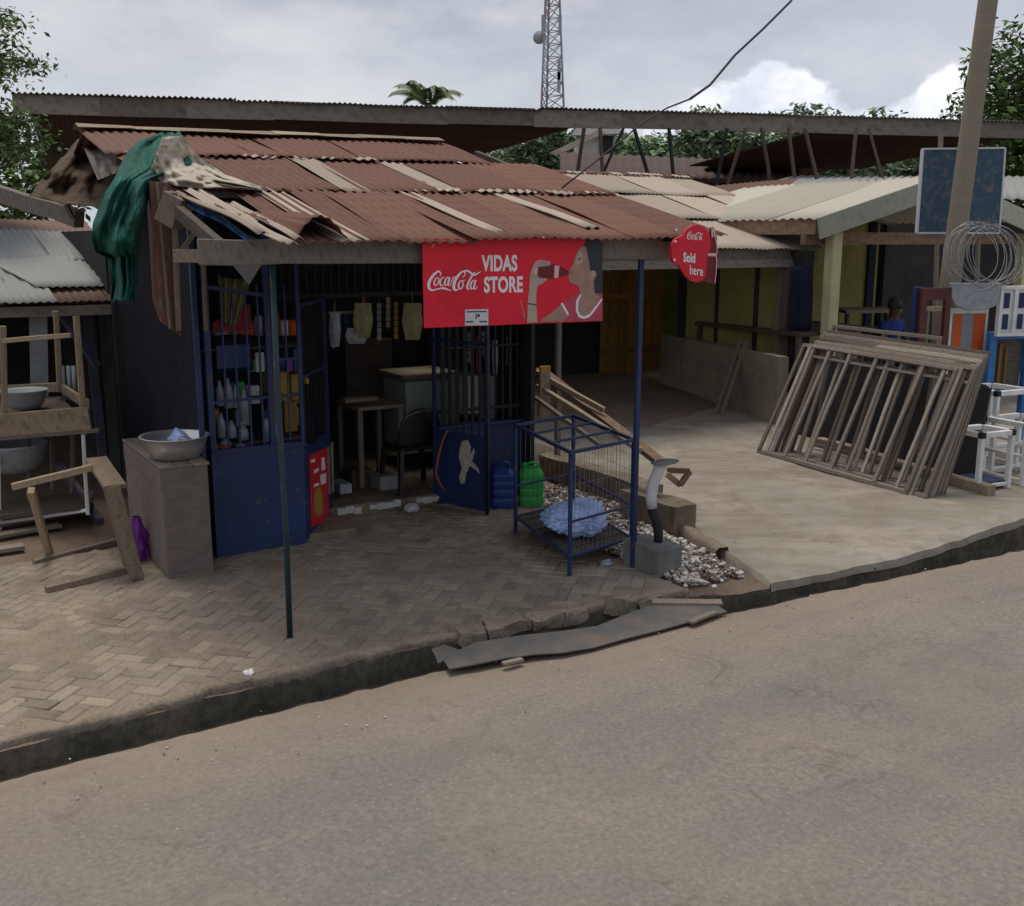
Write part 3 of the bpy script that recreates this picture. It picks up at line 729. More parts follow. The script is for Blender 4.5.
def text_into(mb,txt,x0,y0,x1,y1,fn,boldness=.02,shear=0,slope=0):
    cu=bpy.data.curves.new('lettering','FONT'); cu.body=txt; cu.size=1; cu.offset=boldness; cu.space_character=1.04
    ob=bpy.data.objects.new('lettering',cu); sc.collection.objects.link(ob)
    dg=bpy.context.evaluated_depsgraph_get(); dg.update(); me=bpy.data.meshes.new_from_object(ob.evaluated_get(dg))
    xs=[v.co.x for v in me.vertices]; ys=[v.co.y for v in me.vertices]; a,b,c,d=min(xs),max(xs),min(ys),max(ys)
    k0=len(mb.v)
    for v in me.vertices:
        u=(v.co.x-a)/(b-a); w=(v.co.y-c)/(d-c); mb.v.append(fn(lerp(x0,x1,u)+shear*w,lerp(y1,y0,w)+slope*u,0))
    for p in me.polygons: mb.face([k0+i for i in p.vertices])
    bpy.data.objects.remove(ob); bpy.data.curves.remove(cu); bpy.data.meshes.remove(me)
BD=-.085
def ban(off):
    return lambda x,y,o=0: atd(x,y,BD)-N*(off+o)
banner=thing('shop_banner','wide red shop banner with white lettering and a drinking woman, hung under the rusty eave','banner',atd(512,325,BD))
mb=MB()
cs=[(422,239),(602,237),(602,321),(424,328)]
def bfn(u,v):
    x=lerp(lerp(422,602,u),lerp(424,602,u),v); y=lerp(lerp(239,237,u),lerp(328,321,u),v)
    return atd(x,y,BD)-N*(.0)
mb.grid(bfn,12,6,smooth=False); mb.build('vinyl',M['red'],banner,solid=.004)
B1=ban(.0035)
def bpoly(name,mat,polys,off=.0035,scale=None):
    f=ban(off); m_=MB()
    for p in polys: m_.prism([f(x,y) for x,y in p],N*-.0008)
    return m_.build(name,mat,banner)
Zq=lambda pts:[(520+x/9.433,234+y/9.433) for x,y in pts]
# faint disc, hand written logo, name
disc=[(462+26*math.cos(a),287+28*math.sin(a)) for a in [i*math.pi/16 for i in range(32)]]
bpoly('disc',M['redsign'],[disc],.0025)
mb=MB(); f_=ban(.0050)
for s_ in SCRIPT: ribbon(mb,s_,lambda x,y,o:f_(420+x/14.63+ (x-500)*.0006,262+y/14.63,o+.0000))
mb.build('logo_lettering',M['lw'],banner)
mb=MB(); f2=ban(.0045)
text_into(mb,'VIDAS',481.2,255,516.9,271.6,f2,.035,0,-.3); text_into(mb,'STORE',483.7,276.6,522.5,293,f2,.035,0,-.6)
mb.build('name_lettering',M['lw'],banner)
bpoly('small_plate',M['label'],[[(464.5,309.5),(487.8,309),(487.8,325),(464.5,325.5)]],.006)
bpoly('plate_print',M['ink'],[[(466,311.2),(486,310.8),(486,312),(466,312.4)],[(465.5,321),(473,320.9),(473,322.4),(465.5,322.5)],[(479,321),(486.5,320.8),(486.5,322.2),(479,322.4)],[(475,313.5),(476,313.5),(476,319),(475,319)],[(476.6,314),(479.4,314),(479,317),(476.8,317)]],.0075)
bpoly('printed_hair',M['hair'],[Zq([(590,120),(640,35),(700,20),(760,60),(775,100),(775,560),(700,560),(690,440),(650,330),(620,200)])])
bpoly('printed_shirt',M['shirtred'],[Zq([(385,660),(540,545),(570,580),(700,560),(775,560),(775,818),(180,828),(200,805),(300,740)])],.0037)
bpoly('printed_skin',M['skin'],[Zq([(590,110),(545,150),(515,220),(490,300),(455,345),(452,395),(462,455),(500,470),(545,480),(560,540),(572,590),(540,640),(530,700),(560,760),(600,780),(650,750),(700,680),(760,600),(700,560),(690,440),(720,380),(700,340),(660,350),(640,230),(620,130)]),
   Zq([(385,660),(455,770),(400,825),(180,828),(200,805),(300,740)])],.0045)
bpoly('printed_arm',M['skinlight'],[Zq([(62,838),(68,650),(80,540),(88,400),(110,320),(145,255),(200,245),(275,255),(285,285),(250,310),(180,310),(160,370),(170,415),(235,400),(255,420),(230,450),(160,495),(150,560),(150,660),(160,830)])],.0045)
bpoly('printed_bottle',M['darkred'],[Zq([(165,310),(260,300),(310,285),(370,300),(450,350),(455,380),(360,410),(300,420),(200,415),(160,390)])],.0053)
bpoly('printed_bottle_label',M['pink'],[Zq([(322,295),(368,300),(355,412),(315,415)])],.006); bpoly('printed_bottle_base',M['pink'],[Zq([(130,330),(165,320),(155,385),(130,380)])],.006)
bpoly('printed_trim',M['lw'],[Zq([(378,655),(398,648),(455,750),(448,772)]),Zq([(560,570),(575,572),(545,640),(540,710),(560,760),(600,778),(650,755),(700,690),(765,605),(772,620),(710,710),(655,780),(600,800),(550,785),(522,720),(525,630)])],.0056)
bpoly('printed_bracelet',M['hair'],[Zq([(70,650),(155,665),(155,674),(70,659)])],.0056)
bpoly('printed_cheek',M['skinlight'],[Zq([(560,160),(590,190),(585,260),(545,300),(520,280),(528,215)])],.0052)
bpoly('printed_lips',M['shirtred'],[Zq([(455,352),(480,345),(492,360),(478,378),(456,372)])],.0064)
bpoly('printed_brow',M['hair'],[Zq([(535,236),(570,222),(580,230),(540,246)])],.0056)
bpoly('printed_ear',M['skinlight'],[Zq([(668,350),(690,345),(705,365),(695,398),(675,405),(664,380)])],.0056)
0 and bpoly('printed_neck_shade',M['shirtred'],[Zq([(560,480),(640,450),(690,440),(700,520),(650,560),(590,560)])],.0050)
0 and bpoly('printed_necklace',M['lw'],[Zq([(590,660),(610,700),(650,690),(640,720),(600,725),(582,690)])],.0056)
for k_,(xa,ya) in enumerate(((150,262),(178,255),(206,256),(234,260))): bpoly('printed_finger',M['skin'],[Zq([(xa+22,ya),(xa+26,ya+4),(xa+38,ya+52),(xa+34,ya+54)])],.0064)
for (xa,ya,xb,yb) in ((431,247,434,243),(520,300,524,318)): bpoly('scuff',M['pink'],[[(xa,ya),(xb,yb),(xb+.6,yb+.5),(xa+.6,ya+.8)]],.0045)
# round enamel sign
D0=-.28; rs_=lambda x,y,o=0: atd(665+x/13.32,220+y/13.32,D0)-N*o
rsg=thing('round_sign','round red enamel sign with bottle shape at the right end of the rusty eave','sign',atd(695,283,D0))
out=[(300,115),(365,72),(430,60),(500,75),(556,130),(596,200),(612,290),(600,400),(575,480),(555,560),(552,640),(545,740),(505,808),(430,832),(345,805),(270,740),(222,665),(180,600),(110,565),(92,500),(88,430),(95,350),(108,295),(150,240),(215,215),(245,200),(265,155)]
mb=MB(); mb.prism([rs_(x,y) for x,y in out],N*.02); mb.build('sign_disc',M['redsign'],rsg)
mb=MB(); mb.prism([rs_(x,y,-.004) for x,y in ((598,200),(612,110),(630,95),(655,98),(668,120),(672,210),(695,330),(702,430),(690,480),(696,560),(688,700),(672,850),(600,835),(528,800),(552,640),(575,480),(612,290))],N*.012); mb.build('bottle_shape',M['darkred'],rsg)
mb=MB()
for p in ([(640,120),(662,120),(668,215),(690,330),(696,430),(684,478),(690,560),(682,700),(665,840),(655,840),(672,700),(680,560),(672,478),(686,430),(680,330),(655,220)],[(565,445),(688,440),(684,485),(570,480)],[(612,110),(640,110),(640,230),(615,230)]):
    mb.prism([rs_(x,y,.003) for x,y in p],N*-.001)
mb.build('bottle_highlight',M['pink'],rsg)
mb=MB()
for s_ in SCRIPT: ribbon(mb,s_,lambda x,y,o:rs_(290+(x-120)*.28,150+(y-128)*.36+(x-120)*.03,.006+o),4)
mb.build('logo_lettering',M['lw'],rsg)
mb=MB(); text_into(mb,'Sold',240,430,398,560,lambda x,y,o:rs_(x,y,.004),.04,0,14); text_into(mb,'here',325,598,500,725,lambda x,y,o:rs_(x,y,.0045),.012,0,22); 
mb.build('lettering',M['lw'],rsg)
mb=MB()
for x,y in ((133,285),(120,530),(145,130)): mb.prism([rs_(x+16*math.cos(a),y+16*math.sin(a),.005) for a in [i*math.pi/4 for i in range(8)]],N*-.002)
mb.build('rivets',M['lw'],rsg)
mb=MB(); mb.bar(rs_(300,260,-.02),rs_(300,260,-.30),.03,.03); mb.bar(rs_(620,330,-.02),rs_(640,330,-.25),.03,.03); mb.build('bracket',M['black'],rsg)
# ================================================================ SHOP CONTENTS
def pbx(mb,x0,y0,x1,y1,d,dep):
    a=loc(atd(x0,y0,d));b=loc(atd(x1,y0,d)); xm=(x0+x1)/2; z0=atd(xm,y1,d).z; z1=atd(xm,y0,d).z
    mb.lbox(a[0],b[0],d,d+dep,z0,z1)
def sbox(name,label,cat,mat,x0,y0,x1,y1,d,dep,group=None,bevel=.006):
    mb=MB(); pbx(mb,x0,y0,x1,y1,d,dep); return tag(mb.build(name,mat,bevel=bevel),label,cat,group)
# shelf in the bay
t=thing('shelf_unit','dark shelf unit behind the left barred window','shelf',L(.48,2.6,.06))
mb=MB()
for z in (.3,.83,1.2,1.62): mb=MB(); mb.lbox(.14,.98,2.3,2.75,z,z+.02); mb.build('shelf_board',M['wooddark'],t)
for s in (.15,.97): mb=MB(); mb.lbox(s,s+.03,2.7,2.75,.06,1.7); mb.build('shelf_upright',M['wooddark'],t)
sbox('drink_crate','stack of blue drink crates behind the left barred window','crate',M['clothblue'],214,337,252,372,2.3,.3)
mb=MB(); pbx(mb,216,345,250,368,2.29,.01); tag(mb.build('crate_panel',M['canblue']),'bright blue printed card on the blue drink crates','card')
mb=MB(); a=atd(212,332,2.32);b=atd(252,330,2.32);c_=atd(250,304,2.32);d_=atd(213,322,2.32); mb.prism([a,b,c_,d_],N*.2); tag(mb.build('red_carton',M['capred']),'red carton with sloping top above the blue crates in the barred window','carton')
mb=MB()
def net(u,v):
    x=lerp(lerp(218,252,u),lerp(222,238,u),v); y=lerp(275,322,v)+4*math.sin(u*3); return atd(x,y,2.28+.03*math.sin(u*22))
mb.grid(net,24,8); tag(mb.build('net_curtain',M['netting'],solid=.003),'beige cloth hanging at the top of the left barred window','curtain')
mb=MB(); mb.prism([atd(x,y,2.2) for x,y in ((232,264),(262,264),(249,285))],N*.01); tag(mb.build('paper_pennant',M['lw'] if False else M['label']),'pale triangular paper hanging at the top of the barred window','paper')
R2=random.Random(3)
for i,(x,y,w,h) in enumerate([(216,380,7,26),(224,378,8,30),(233,384,6,24),(240,388,8,34),(217,412,8,26),(227,420,9,18),(238,424,10,16),(219,438,12,12)]):
    a=atd(x,y+h,2.22); b_=atd(x+w,y,2.22); mb=MB(); rr=(b_-a).dot(U)/2; hh=b_.z-a.z
    mb.lathe([(0,0),(rr,0),(rr*.95,hh*.6),(rr*.5,hh*.8),(rr*.35,hh),(0,hh)],a+U*rr,10)
    tag(mb.build('goods_bottle',M['clear']),'pale plastic bottle stacked behind the bars under the blue crates','bottle','pale bottles behind the left barred window')
for i,(x,y,w,h) in enumerate([(269,374,9,26),(280,372,9,28),(291,374,9,26)]):
    o=sbox('yellow_carton','yellow carton in the row behind the bars left of the open door','carton',M['yel'],x,y,x+w,y+h,2.35,.2,'yellow cartons behind the bars')
for i,(x,y,w,h) in enumerate([(271,402,11,26),(284,402,13,30)]):
    sbox('orange_carton','ochre carton below the yellow cartons behind the bars','carton',M['ydoor'],x,y,x+w,y+h,2.35,.2,'ochre cartons behind the bars')
for i,(x,y,w,h) in enumerate([(263,418,7,24),(272,422,7,22)]):
    a=atd(x,y+h,2.3); b_=atd(x+w,y,2.3); mb=MB(); rr=(b_-a).dot(U)/2; hh=b_.z-a.z
    mb.lathe([(0,0),(rr,0),(rr,hh*.8),(rr*.6,hh),(0,hh)],a+U*rr,10); tag(mb.build('water_bottle',M['clear']),'clear bottle standing beside the ochre cartons','bottle','clear bottles beside the cartons')
RC=random.Random(21)
cols=['netting','capred','canblue','clear','yel','freezer','violet','cangreen','orange','label']
for row,(yb,d_) in enumerate(((456,2.08),(426,2.42),(404,2.4),(336,2.5),(372,2.45))):
    x=213 if row!=1 else 214
    while x<296:
        w_=RC.uniform(5,10); h_=RC.uniform(9,24) if row else RC.uniform(6,14); mt_=RC.choice(cols)
        if not(row in(1,2) and RC.random()<.25):
            nm=RC.choice(['tin','packet','carton']); a=atd(x,yb,d_); b_=atd(x+w_,yb-h_,d_); mb=MB(); rr=(b_-a).dot(U)/2; hh=b_.z-a.z; c0=a+U*rr+N*rr
            if nm=='tin': mb.lathe([(0,0),(rr,0),(rr,hh*.94),(rr*.93,hh*.95),(rr*.9,hh),(0,hh)],c0,12)
            elif nm=='carton': mb.box(c0+Z*hh/2,U*rr,N*rr*1.2,Z*hh/2)
            else:
                b0=len(mb.v)
                def pk(u,v,c0=c0,rr=rr,hh=hh): 
                    an=u*6.283; k2=math.sin(min(1,max(0,v))*math.pi)**.35; return c0+U*rr*math.cos(an)+N*rr*.7*math.sin(an)*k2+Z*hh*v
                mb.grid(pk,14,8)
            tag(mb.build(nm,M[mt_],bevel=.003 if nm=='carton' else 0),'small '+nm+' among the mixed goods crowded behind the left barred window',nm,'mixed goods behind the left barred window')
        x+=w_+RC.uniform(.3,1.6)
# strips of sachets hanging in the doorway
for i,(x,y0,n_,mt_) in enumerate(((334,318,5,'freezer'),(346,316,4,'canblue'),(379,306,6,'clear'),(388,300,5,'netting'),(396,305,6,'yel'),(364,300,3,'capred'),(470,335,5,'netting'),(478,338,6,'capred'),(484,334,4,'clear'),(508,338,5,'netting'),(518,340,6,'freezer'),(527,338,4,'yel'))):
    mb=MB(); dd_=2.75+.05*(i%3)
    if x<345 or x>340:
        for j in range(n_):
            a=atd(x,y0+j*6.2,dd_); mb.box(a,U*.02,N*.006,Z*.024)
        mb.tube([atd(x,y0-14,dd_),atd(x,y0+n_*6.2,dd_)],.0025,5)
        tag(mb.build('sachet_strip',M[mt_]),'strip of small sachets hanging from the ceiling behind the shop front','sachet strip','sachet strips hanging in the shop')
for i,(x0,y0,x1,y1,d_,mt_,lb) in enumerate(((352,470,372,486,3.3,'wooddark','dark carton on the shop floor under the table'),(380,476,398,490,3.0,'greyp','grey tub on the shop floor before the black chair'),(345,340,392,400,4.6,'wooddark','dark shelf board unit on the back wall of the shop'),(340,484,352,494,2.8,'clear','pale scrap of packing on the shop floor by the left leaf'))):
    sbox('carton' if i!=2 else 'wall_cupboard',lb,'carton' if i!=2 else 'cupboard',M[mt_],x0,y0,x1,y1,d_,.25)
# hanging snack bags
def hangbag(x0,y0,x1,y1,d,mat,name,label,tilt=0,group=None):
    mb=MB()
    def f(sgn):
        def g(u,v):
            w=1-.35*abs(v-.5)*2*(.5+.5*v); x=lerp(x0,x1,.5+(u-.5)*w)+tilt*v; y=lerp(y0,y1,v)
            return atd(x,y,d)-N*sgn*(.045*math.sin(u*math.pi)*math.sin(max(.05,v)*math.pi)**.6+.012*nz(u*6,v*6,x0))
        return g
    mb.grid(f(1),12,12,2); mb.grid(f(-1),12,12,2); b=mb
    b.tube([atd((x0+x1)/2,y0-12,d),atd((x0+x1)/2,y0+1,d)],.003,5)
    return tag(b.build(name,mat),label,'bag',group)
hangbag(329,312,341,347,2.65,M['clear'],'snack_bag','white snack bag hanging leftmost in the doorway')
hangbag(353,303,373,338,2.62,M['netting'],'snack_bag','yellowish printed snack bag hanging in the middle of the doorway, left of the other')
hangbag(345,328,368,344,2.66,M['clear'],'snack_bag','small clear bag hanging under the yellowish snack bag')
hangbag(402,303,423,340,2.60,M['netting'],'snack_bag','rounded yellowish snack bag hanging beside the red banner')
hangbag(492,340,498,375,2.66,M['clear'],'snack_bag','thin pale bag hanging behind the right barred window')
sbox('hanger_rail','thin wooden rail holding the hanging snack bags','rail',M['woodpale'],328,311,356,314,2.7,.03)
# table inside
def tablepx(name,label,x0,x1,ytop,d,dep,h0,mat,legw=.05):
    a=loc(atd(x0,ytop,d)); b=loc(atd(x1,ytop,d)); z=a[2]
    t=thing(name,label,'table',L((a[0]+b[0])/2,d+dep/2,h0))
    m_=MB(); m_.lbox(a[0],b[0],d,d+dep,z-.035,z); m_.build('table_top',mat,t,bevel=.004)
    for s in (a[0]+.03,b[0]-.03):
        for dd in (d+.04,d+dep-.04):
            m_=MB(); m_.bar(L(s,dd,h0),L(s,dd,z-.035),legw,legw); m_.build('leg',mat,t)
    return t
tablepx('shop_table','wooden table standing inside the dim shop doorway',358,404,408,3.2,.6,.1,M['wood'])
sbox('wall_shelf_board','pale board lying on the table inside the shop','board',M['woodpale'],345,398,378,402,3.3,.15)
t=thing('chest_freezer','pale chest freezer at the back of the shop','freezer',atd(428,450,3.9))
mb=MB(); pbx(mb,406,380,462,452,3.9,.6); mb.build('freezer_body',M['freezer'],t,bevel=.02); mb=MB(); pbx(mb,403,373,464,379,3.88,.64); mb.build('freezer_lid',M['wood'],t,bevel=.01)
sbox('white_carton','pale carton seen through the right barred window','carton',M['freezer'],463,376,480,414,3.1,.3)
sbox('white_carton','narrower pale carton beside the wooden window post','carton',M['freezer'],489,376,502,420,3.1,.3)
# black plastic chair in the doorway
P_=loc(atd(415,500,2.9)); base=L(P_[0],2.95,.10)
t=thing('plastic_chair','black plastic chair with rounded back standing in the shop doorway','chair',base)
mb=MB(); mb.box(base+Z*.43,U*.22,N*.21,Z*.015); mb.build('seat',M['chair'],t,bevel=.02)
mb=MB()
def cb(u,v):
    a=lerp(-1,1,u); return base+U*(a*.23*(1-.12*v*v))-N*(.2-.05*a*a)+Z*(.45+.38*v*(1-.35*abs(a)**3))-N*.05*v
mb.grid(cb,12,8); mb.build('backrest',M['chair'],t,solid=.012)
for sx_ in (-1,1):
    for sy_ in (-1,1):
        mb=MB(); mb.bar(base+U*.2*sx_+N*.19*sy_+Z*.43,base+U*.24*sx_+N*.23*sy_,.04,.04); mb.build('leg',M['chair'],t)
mb=MB(); pts=[atd(x,y,2.45) for x,y in ((449,428),(443,440),(438,458),(436,474),(441,486),(447,490))]; mb.tube(pts,.009,8); tag(mb.build('hose',M['hose']),'orange hose curling down beside the open right door leaf','hose')
# ================================================================ FORECOURT OBJECTS
# counter cabinet
cab=thing('wooden_cabinet','dusty plywood counter cabinet standing beside the navy shop wall','cabinet',L(-.2,2.2,0))
s0,s1,d0,d1,zt=-.37,-.03,1.62,2.92,.86
mb=MB(); 
for a in (s0+.0,): mb.lbox(s0,s0+.018,d0+.02,d1,.02,zt-.19)
mb.lbox(s1-.018,s1,d0+.02,d1,.02,zt-.02); mb.build('side_panel',M['cabinet'],cab,bevel=.003)
mb=MB(); mb.bar(L((s0+s1)/2,d0+.01,.015),L((s0+s1)/2,d0+.01,zt-.02),s1-s0,.02); mb.build('end_panel',M['cabinet'],cab,bevel=.003)
mb=MB(); mb.lbox(s0-.006,s0+.016,d0+.03,d1,zt-.185,zt-.03); mb.build('drawer_front',M['cabinet'],cab,bevel=.003)
mb=MB(); 
for i in range(3): mb.lbox(s0-.01+i*.122,s0+.108+i*.122,d0-.01,d1+.01,zt-.02,zt+.002*i)
mb.build('top_board',M['wood'],cab,bevel=.003)
mb=MB(); mb.lbox(s0,s1,d0,d1,.0,.02); mb.build('base_board',M['cabinet'],cab)
# basin
bc=L(-.19,1.9,zt+.002); bs_=thing('metal_basin','dented aluminium basin sitting on the plywood cabinet','basin',bc)
mb=MB(); mb.lathe([(0,0),(.15,.0),(.185,.02),(.225,.10),(.245,.165),(.262,.172),(.262,.178),(.240,.174),(.218,.10),(.178,.026),(.14,.012),(0,.01)],bc,40); mb.build('bowl',M['alu'],bs_)
cl=MB()
def rag(u,v): return bc+U*lerp(-.03,.19,u)+N*lerp(-.1,.12,v)+Z*(.13+.06*math.sin(u*5)+.05*nz(u*5,v*5,1)-.0*v)
cl.grid(rag,14,12,1); tag(cl.build('dish_cloth',M['bag'],solid=.004),'crumpled whitish blue cloth lying in the aluminium basin','cloth')
# violet bag
vb=G(144,561); vb=at(144,561,vb.y); mb=MB()
def vbf(u,v):
    a=u*2*math.pi; r=.055*(1+.5*nz(math.cos(a)*2,math.sin(a)*2,v*4))*(1-.55*v**3)*(.6+.9*math.sin(min(1,v*1.3+.2)*math.pi/1.3)); return vb+V(math.cos(a)*r,math.sin(a)*r*.8,.36*v)
vb=G(139,560); mb.grid(vbf,24,18,1); tag(mb.build('foil_bag',M['violet']),'shiny violet bag propped between broken wooden frame and cabinet','bag')
# broken wooden frame
bf=thing('broken_bench','broken pale wooden bench frame toppled in front of the cabinet','bench',G(100,582))
def B(x0,y0,Y0,x1,y1,Y1,w,h,name,mat='woodpale'):
    m_=MB(); m_.bar(at(x0,y0,Y0),at(x1,y1,Y1),w,h,n=3,j=.002); m_.build(name,M[mat],bf,bevel=.004)
Yf=G(135,580).y; Yb=Yf+.42
B(96,459,Yb,115,487,Yf,.16,.035,'seat_board'); B(113,486,Yf,137,579,Yf+.02,.10,.045,'leg'); B(101,470,Yb-.05,126,566,Yb-.1,.03,.10,'leg','wood')
B(12,487,Yf+.02,93,467,Yb-.2,.05,.05,'rail'); B(31,490,Yf+.2,50,556,G(50,556).y,.05,.07,'leg'); B(34,563,G(34,563).y-.02,117,541,G(117,541).y,.05,.05,'rail','wood'); B(46,590,G(46,593).y,127,570,G(127,572).y,.05,.05,'rail')
# display stand of the left stall with tray, shelf and legs
Yt=9.0
ds_=thing('stall_stand','tall wooden food display frame with a tray shelf under the grey iron roof','display stand',G(45,522))
def DS(x0,y0,Y0,x1,y1,Y1,w,h,name,mat='woodpale'):
    m_=MB(); m_.bar(at(x0,y0,Y0),at(x1,y1,Y1),w,h,n=2,j=.002); m_.build(name,M[mat],ds_,bevel=.004)
DS(3,326,Yt,5,438,Yt,.05,.05,'post'); DS(76,316,Yt,85,434,Yt,.05,.05,'post'); DS(56,311,9.9,60,392,9.9,.05,.05,'post'); DS(2,341,Yt-.03,71,335,Yt-.03,.04,.04,'rail')
DS(-30,428,Yt-.03,90,418,Yt-.03,.03,.20,'tray_front'); DS(88,405,Yt,62,388,9.95,.03,.09,'tray_side'); DS(-30,391,10,62,387,10,.03,.09,'tray_back')
m_=MB(); m_.prism([at(-35,436,Yt),at(88,425,Yt),at(60,398,10),at(-28,402,10)],Z*.02); m_.build('tray_bottom',M['wooddark'],ds_)
DS(-30,441,Yt-.02,100,430,Yt-.02,.05,.035,'shelf_edge','wood')
for (x,y,Y,yb) in ((28,436,9.3,505),(52,436,9.9,490),(72,434,9.7,500)): DS(x,y,Y,x+1,yb,Y,.04,.04,'leg','wood')
DS(83,434,Yt,88,515,Yt-.02,.03,.03,'leg','white'); DS(-2,448,Yt,0,535,Yt,.03,.03,'leg','white'); DS(-2,523,Yt,88,510,Yt,.02,.03,'rail','white')
def bowl(name,label,c_,r,h,mat):
    m_=MB(); m_.lathe([(0,0),(r*.6,0),(r*.8,h*.3),(r*.95,h*.9),(r*1.03,h),(r*.9,h*.92),(r*.7,h*.2),(0,h*.08)],c_,30); return tag(m_.build(name,mat),label,'basin')
bowl('enamel_basin','blue grey basin standing in the tray of the stall',at(26,408,9.5),.20,.17,M['greyp'])
bowl('plastic_basin','large pale basin on the ground shelf under the stall tray',at(14,470,9.3),.32,.26,M['clear'])
tag((lambda m_:(m_.bar(at(-20,512,9.0),at(92,500,9.3),.6,.03,n=2),m_.build('floor_board',M['wooddark']))[1])(MB()),'dark floor board lying under the stall stand','board')
for i,(x0,y0,x1,y1,lb) in enumerate([(-10,528,86,512,'upper grey plank lying on the ground before the stall'),(-20,541,60,527,'middle grey plank lying on the ground before the stall'),(-30,556,24,548,'lowest grey plank lying on the ground before the stall')]):
    m_=MB(); m_.bar(G(x0,y0)+Z*.02,G(x1,y1)+Z*.02,.12,.03,n=2,j=.003); tag(m_.build('plank',M['wood'],bevel=.003),lb,'plank')
# left stall building
st_=thing('market_stall','low market stall with patched grey corrugated roof, left of the rusty shop','stall',L(-1.2,6.5,0))
def SZ(d,o=0): return 1.90+.235*(d-5)+o
def SR(s0,s1,d0,d1,o,r,sk_=0): 
    mb.corr(L(s0,d0,SZ(d0,o)),L(s1,d0,SZ(d0,o)),L(s1+sk_,d1,SZ(d1,o)),L(s0+sk_,d1,SZ(d1,o)),rust=r,nl=5,warp=.02,edge=.03)
mb=MB(); SR(-4.6,.42,5.0,8.6,0,1.0)
for a in (-4.4,-3.6,-2.8,-2.0): SR(a,a+.85,4.95,6.4,.03,.02)
SR(-1.25,-.5,4.9,6.4,.035,.0,-.05)
SR(-.62,.32,5.35,6.55,.06,-.15,-.35)
for a in (-4.2,-3.4,-2.6,-1.8,-1.0,-.3): SR(a,a+.8,6.35,7.9,.05,.12 if a<-.2 else .5)
mb.build('roof',M['roofgrey'],st_,solid=.003)
mb=MB(); mb.bar(L(-4.6,5.05,1.82),L(.4,5.05,1.82),.06,.10,n=5,j=.006); 
a=at(-10,190,9.9);b=at(79,219,9.3); mb.bar(a,b,.10,.14,n=4,j=.01); mb.bar(at(66,205,9.2),at(73,218,9.2),.04,.03)
mb.build('roof_timber',M['fascia'],st_)
for (x,y,d,m_) in ((104,470,0,'purple'),):
    q=G(x,y); mb=MB(); mb.bar(V(q.x,q.y,0),V(q.x-.05,q.y,1.9),.085,.085,n=4,j=.004); mb.build('post',M[m_],st_)
mb=MB(); mb.bar(at(60,312,10.6),at(97,366,10.9),.07,.07); mb.build('brace',M['purple'],st_)
mb=MB(); mb.bar(at(56,462,10.2),at(100,522,9.2),.07,.07); mb.build('lower_brace',M['purple'],st_)
mb=MB(); mb.bar(at(38,310,10.5),at(40,420,10.5),.16,.05); mb.build('board_post',M['greyp'],st_)
mb=MB(); mb.lbox(-4.6,.35,8.4,8.45,0,2.7); mb.lbox(.02,.05,5.2,8.4,0,2.6); mb.build('wall',M['dark'],st_)
for i,(x,c) in enumerate(((65,'clear'),(71,'clear'),(76,'clear'))):
    a=at(x,400,10.3); mb=MB(); mb.tube([a,a+Z*.34],.022,8); tag(mb.build('glass_tube',M[c]),'slim pale bottle standing in a row at the back of the stall tray','bottle','slim bottles in the stall tray')
# display rack
FL=loc(G(515.5,533.5));Fc=loc(G(569.5,575.5)); Rr=loc(G(630,556))
A0=G(569.5,575.5);A1=G(515.5,533.5);A3=G(631,556);A2=A1+(A3-A0); HT=.955
rk=thing('display_rack','blue welded steel display rack of four legs and wire mesh standing on the paving','rack',(A0+A2)/2)
for q in (A0,A1,A2,A3):
    m_=MB(); m_.bar(V(q.x,q.y,0),V(q.x,q.y,HT),.027,.027); m_.build('leg',M['bluemetal'],rk,bevel=.003)
def up(q,z): return V(q.x,q.y,z)
mb=MB()
for a,b in ((A0,A1),(A1,A2),(A2,A3),(A3,A0)): mb.bar(up(a,HT),up(b,HT),.027,.027)
for t in (.33,.66): mb.bar(up(A0.lerp(A1,t),HT),up(A3.lerp(A2,t),HT),.02,.02)
mb.build('top_frame',M['bluemetal'],rk,bevel=.003)
mb=MB()
for a,b in ((A0,A1),(A1,A2),(A2,A3),(A3,A0)):
    for z in (.15,):
        mb.bar(up(a,z),up(b,z),.022,.022)
mb.build('lower_rail',M['bluemetal'],rk,bevel=.003)
mb=MB()
for a,b in ((A1,A2),(A2,A3),(A3,A0)): mb.bar(up(a,.42),up(b,.42),.018,.018)
mb.build('middle_rail',M['bluemetal'],rk,bevel=.003)
mb=MB()
def wires(a,b,z0,z1,n):
    for i in range(1,n): q=a.lerp(b,i/n); mb.bar(up(q,z0),up(q,z1),.002,.002)
wires(A0,A3,.15,HT,14); wires(A3,A2,.15,HT,20); wires(A1,A2,.15,HT,12)
for z in (.3,.55,.7,.82): mb.bar(up(A3,z),up(A2,z),.002,.002); mb.bar(up(A0,z),up(A3,z),.002,.002)
mb.build('mesh_wire',M['galv'],rk)
mb=MB(); 
for i in range(9): mb.bar(up(A0.lerp(A1,i/8),.155),up(A3.lerp(A2,i/8),.155),.012,.006)
mb.prism([up(A0,.145),up(A1,.145),up(A2,.145),up(A3,.145)],Z*.004)
mb.build('shelf',M['wooddark'],rk)
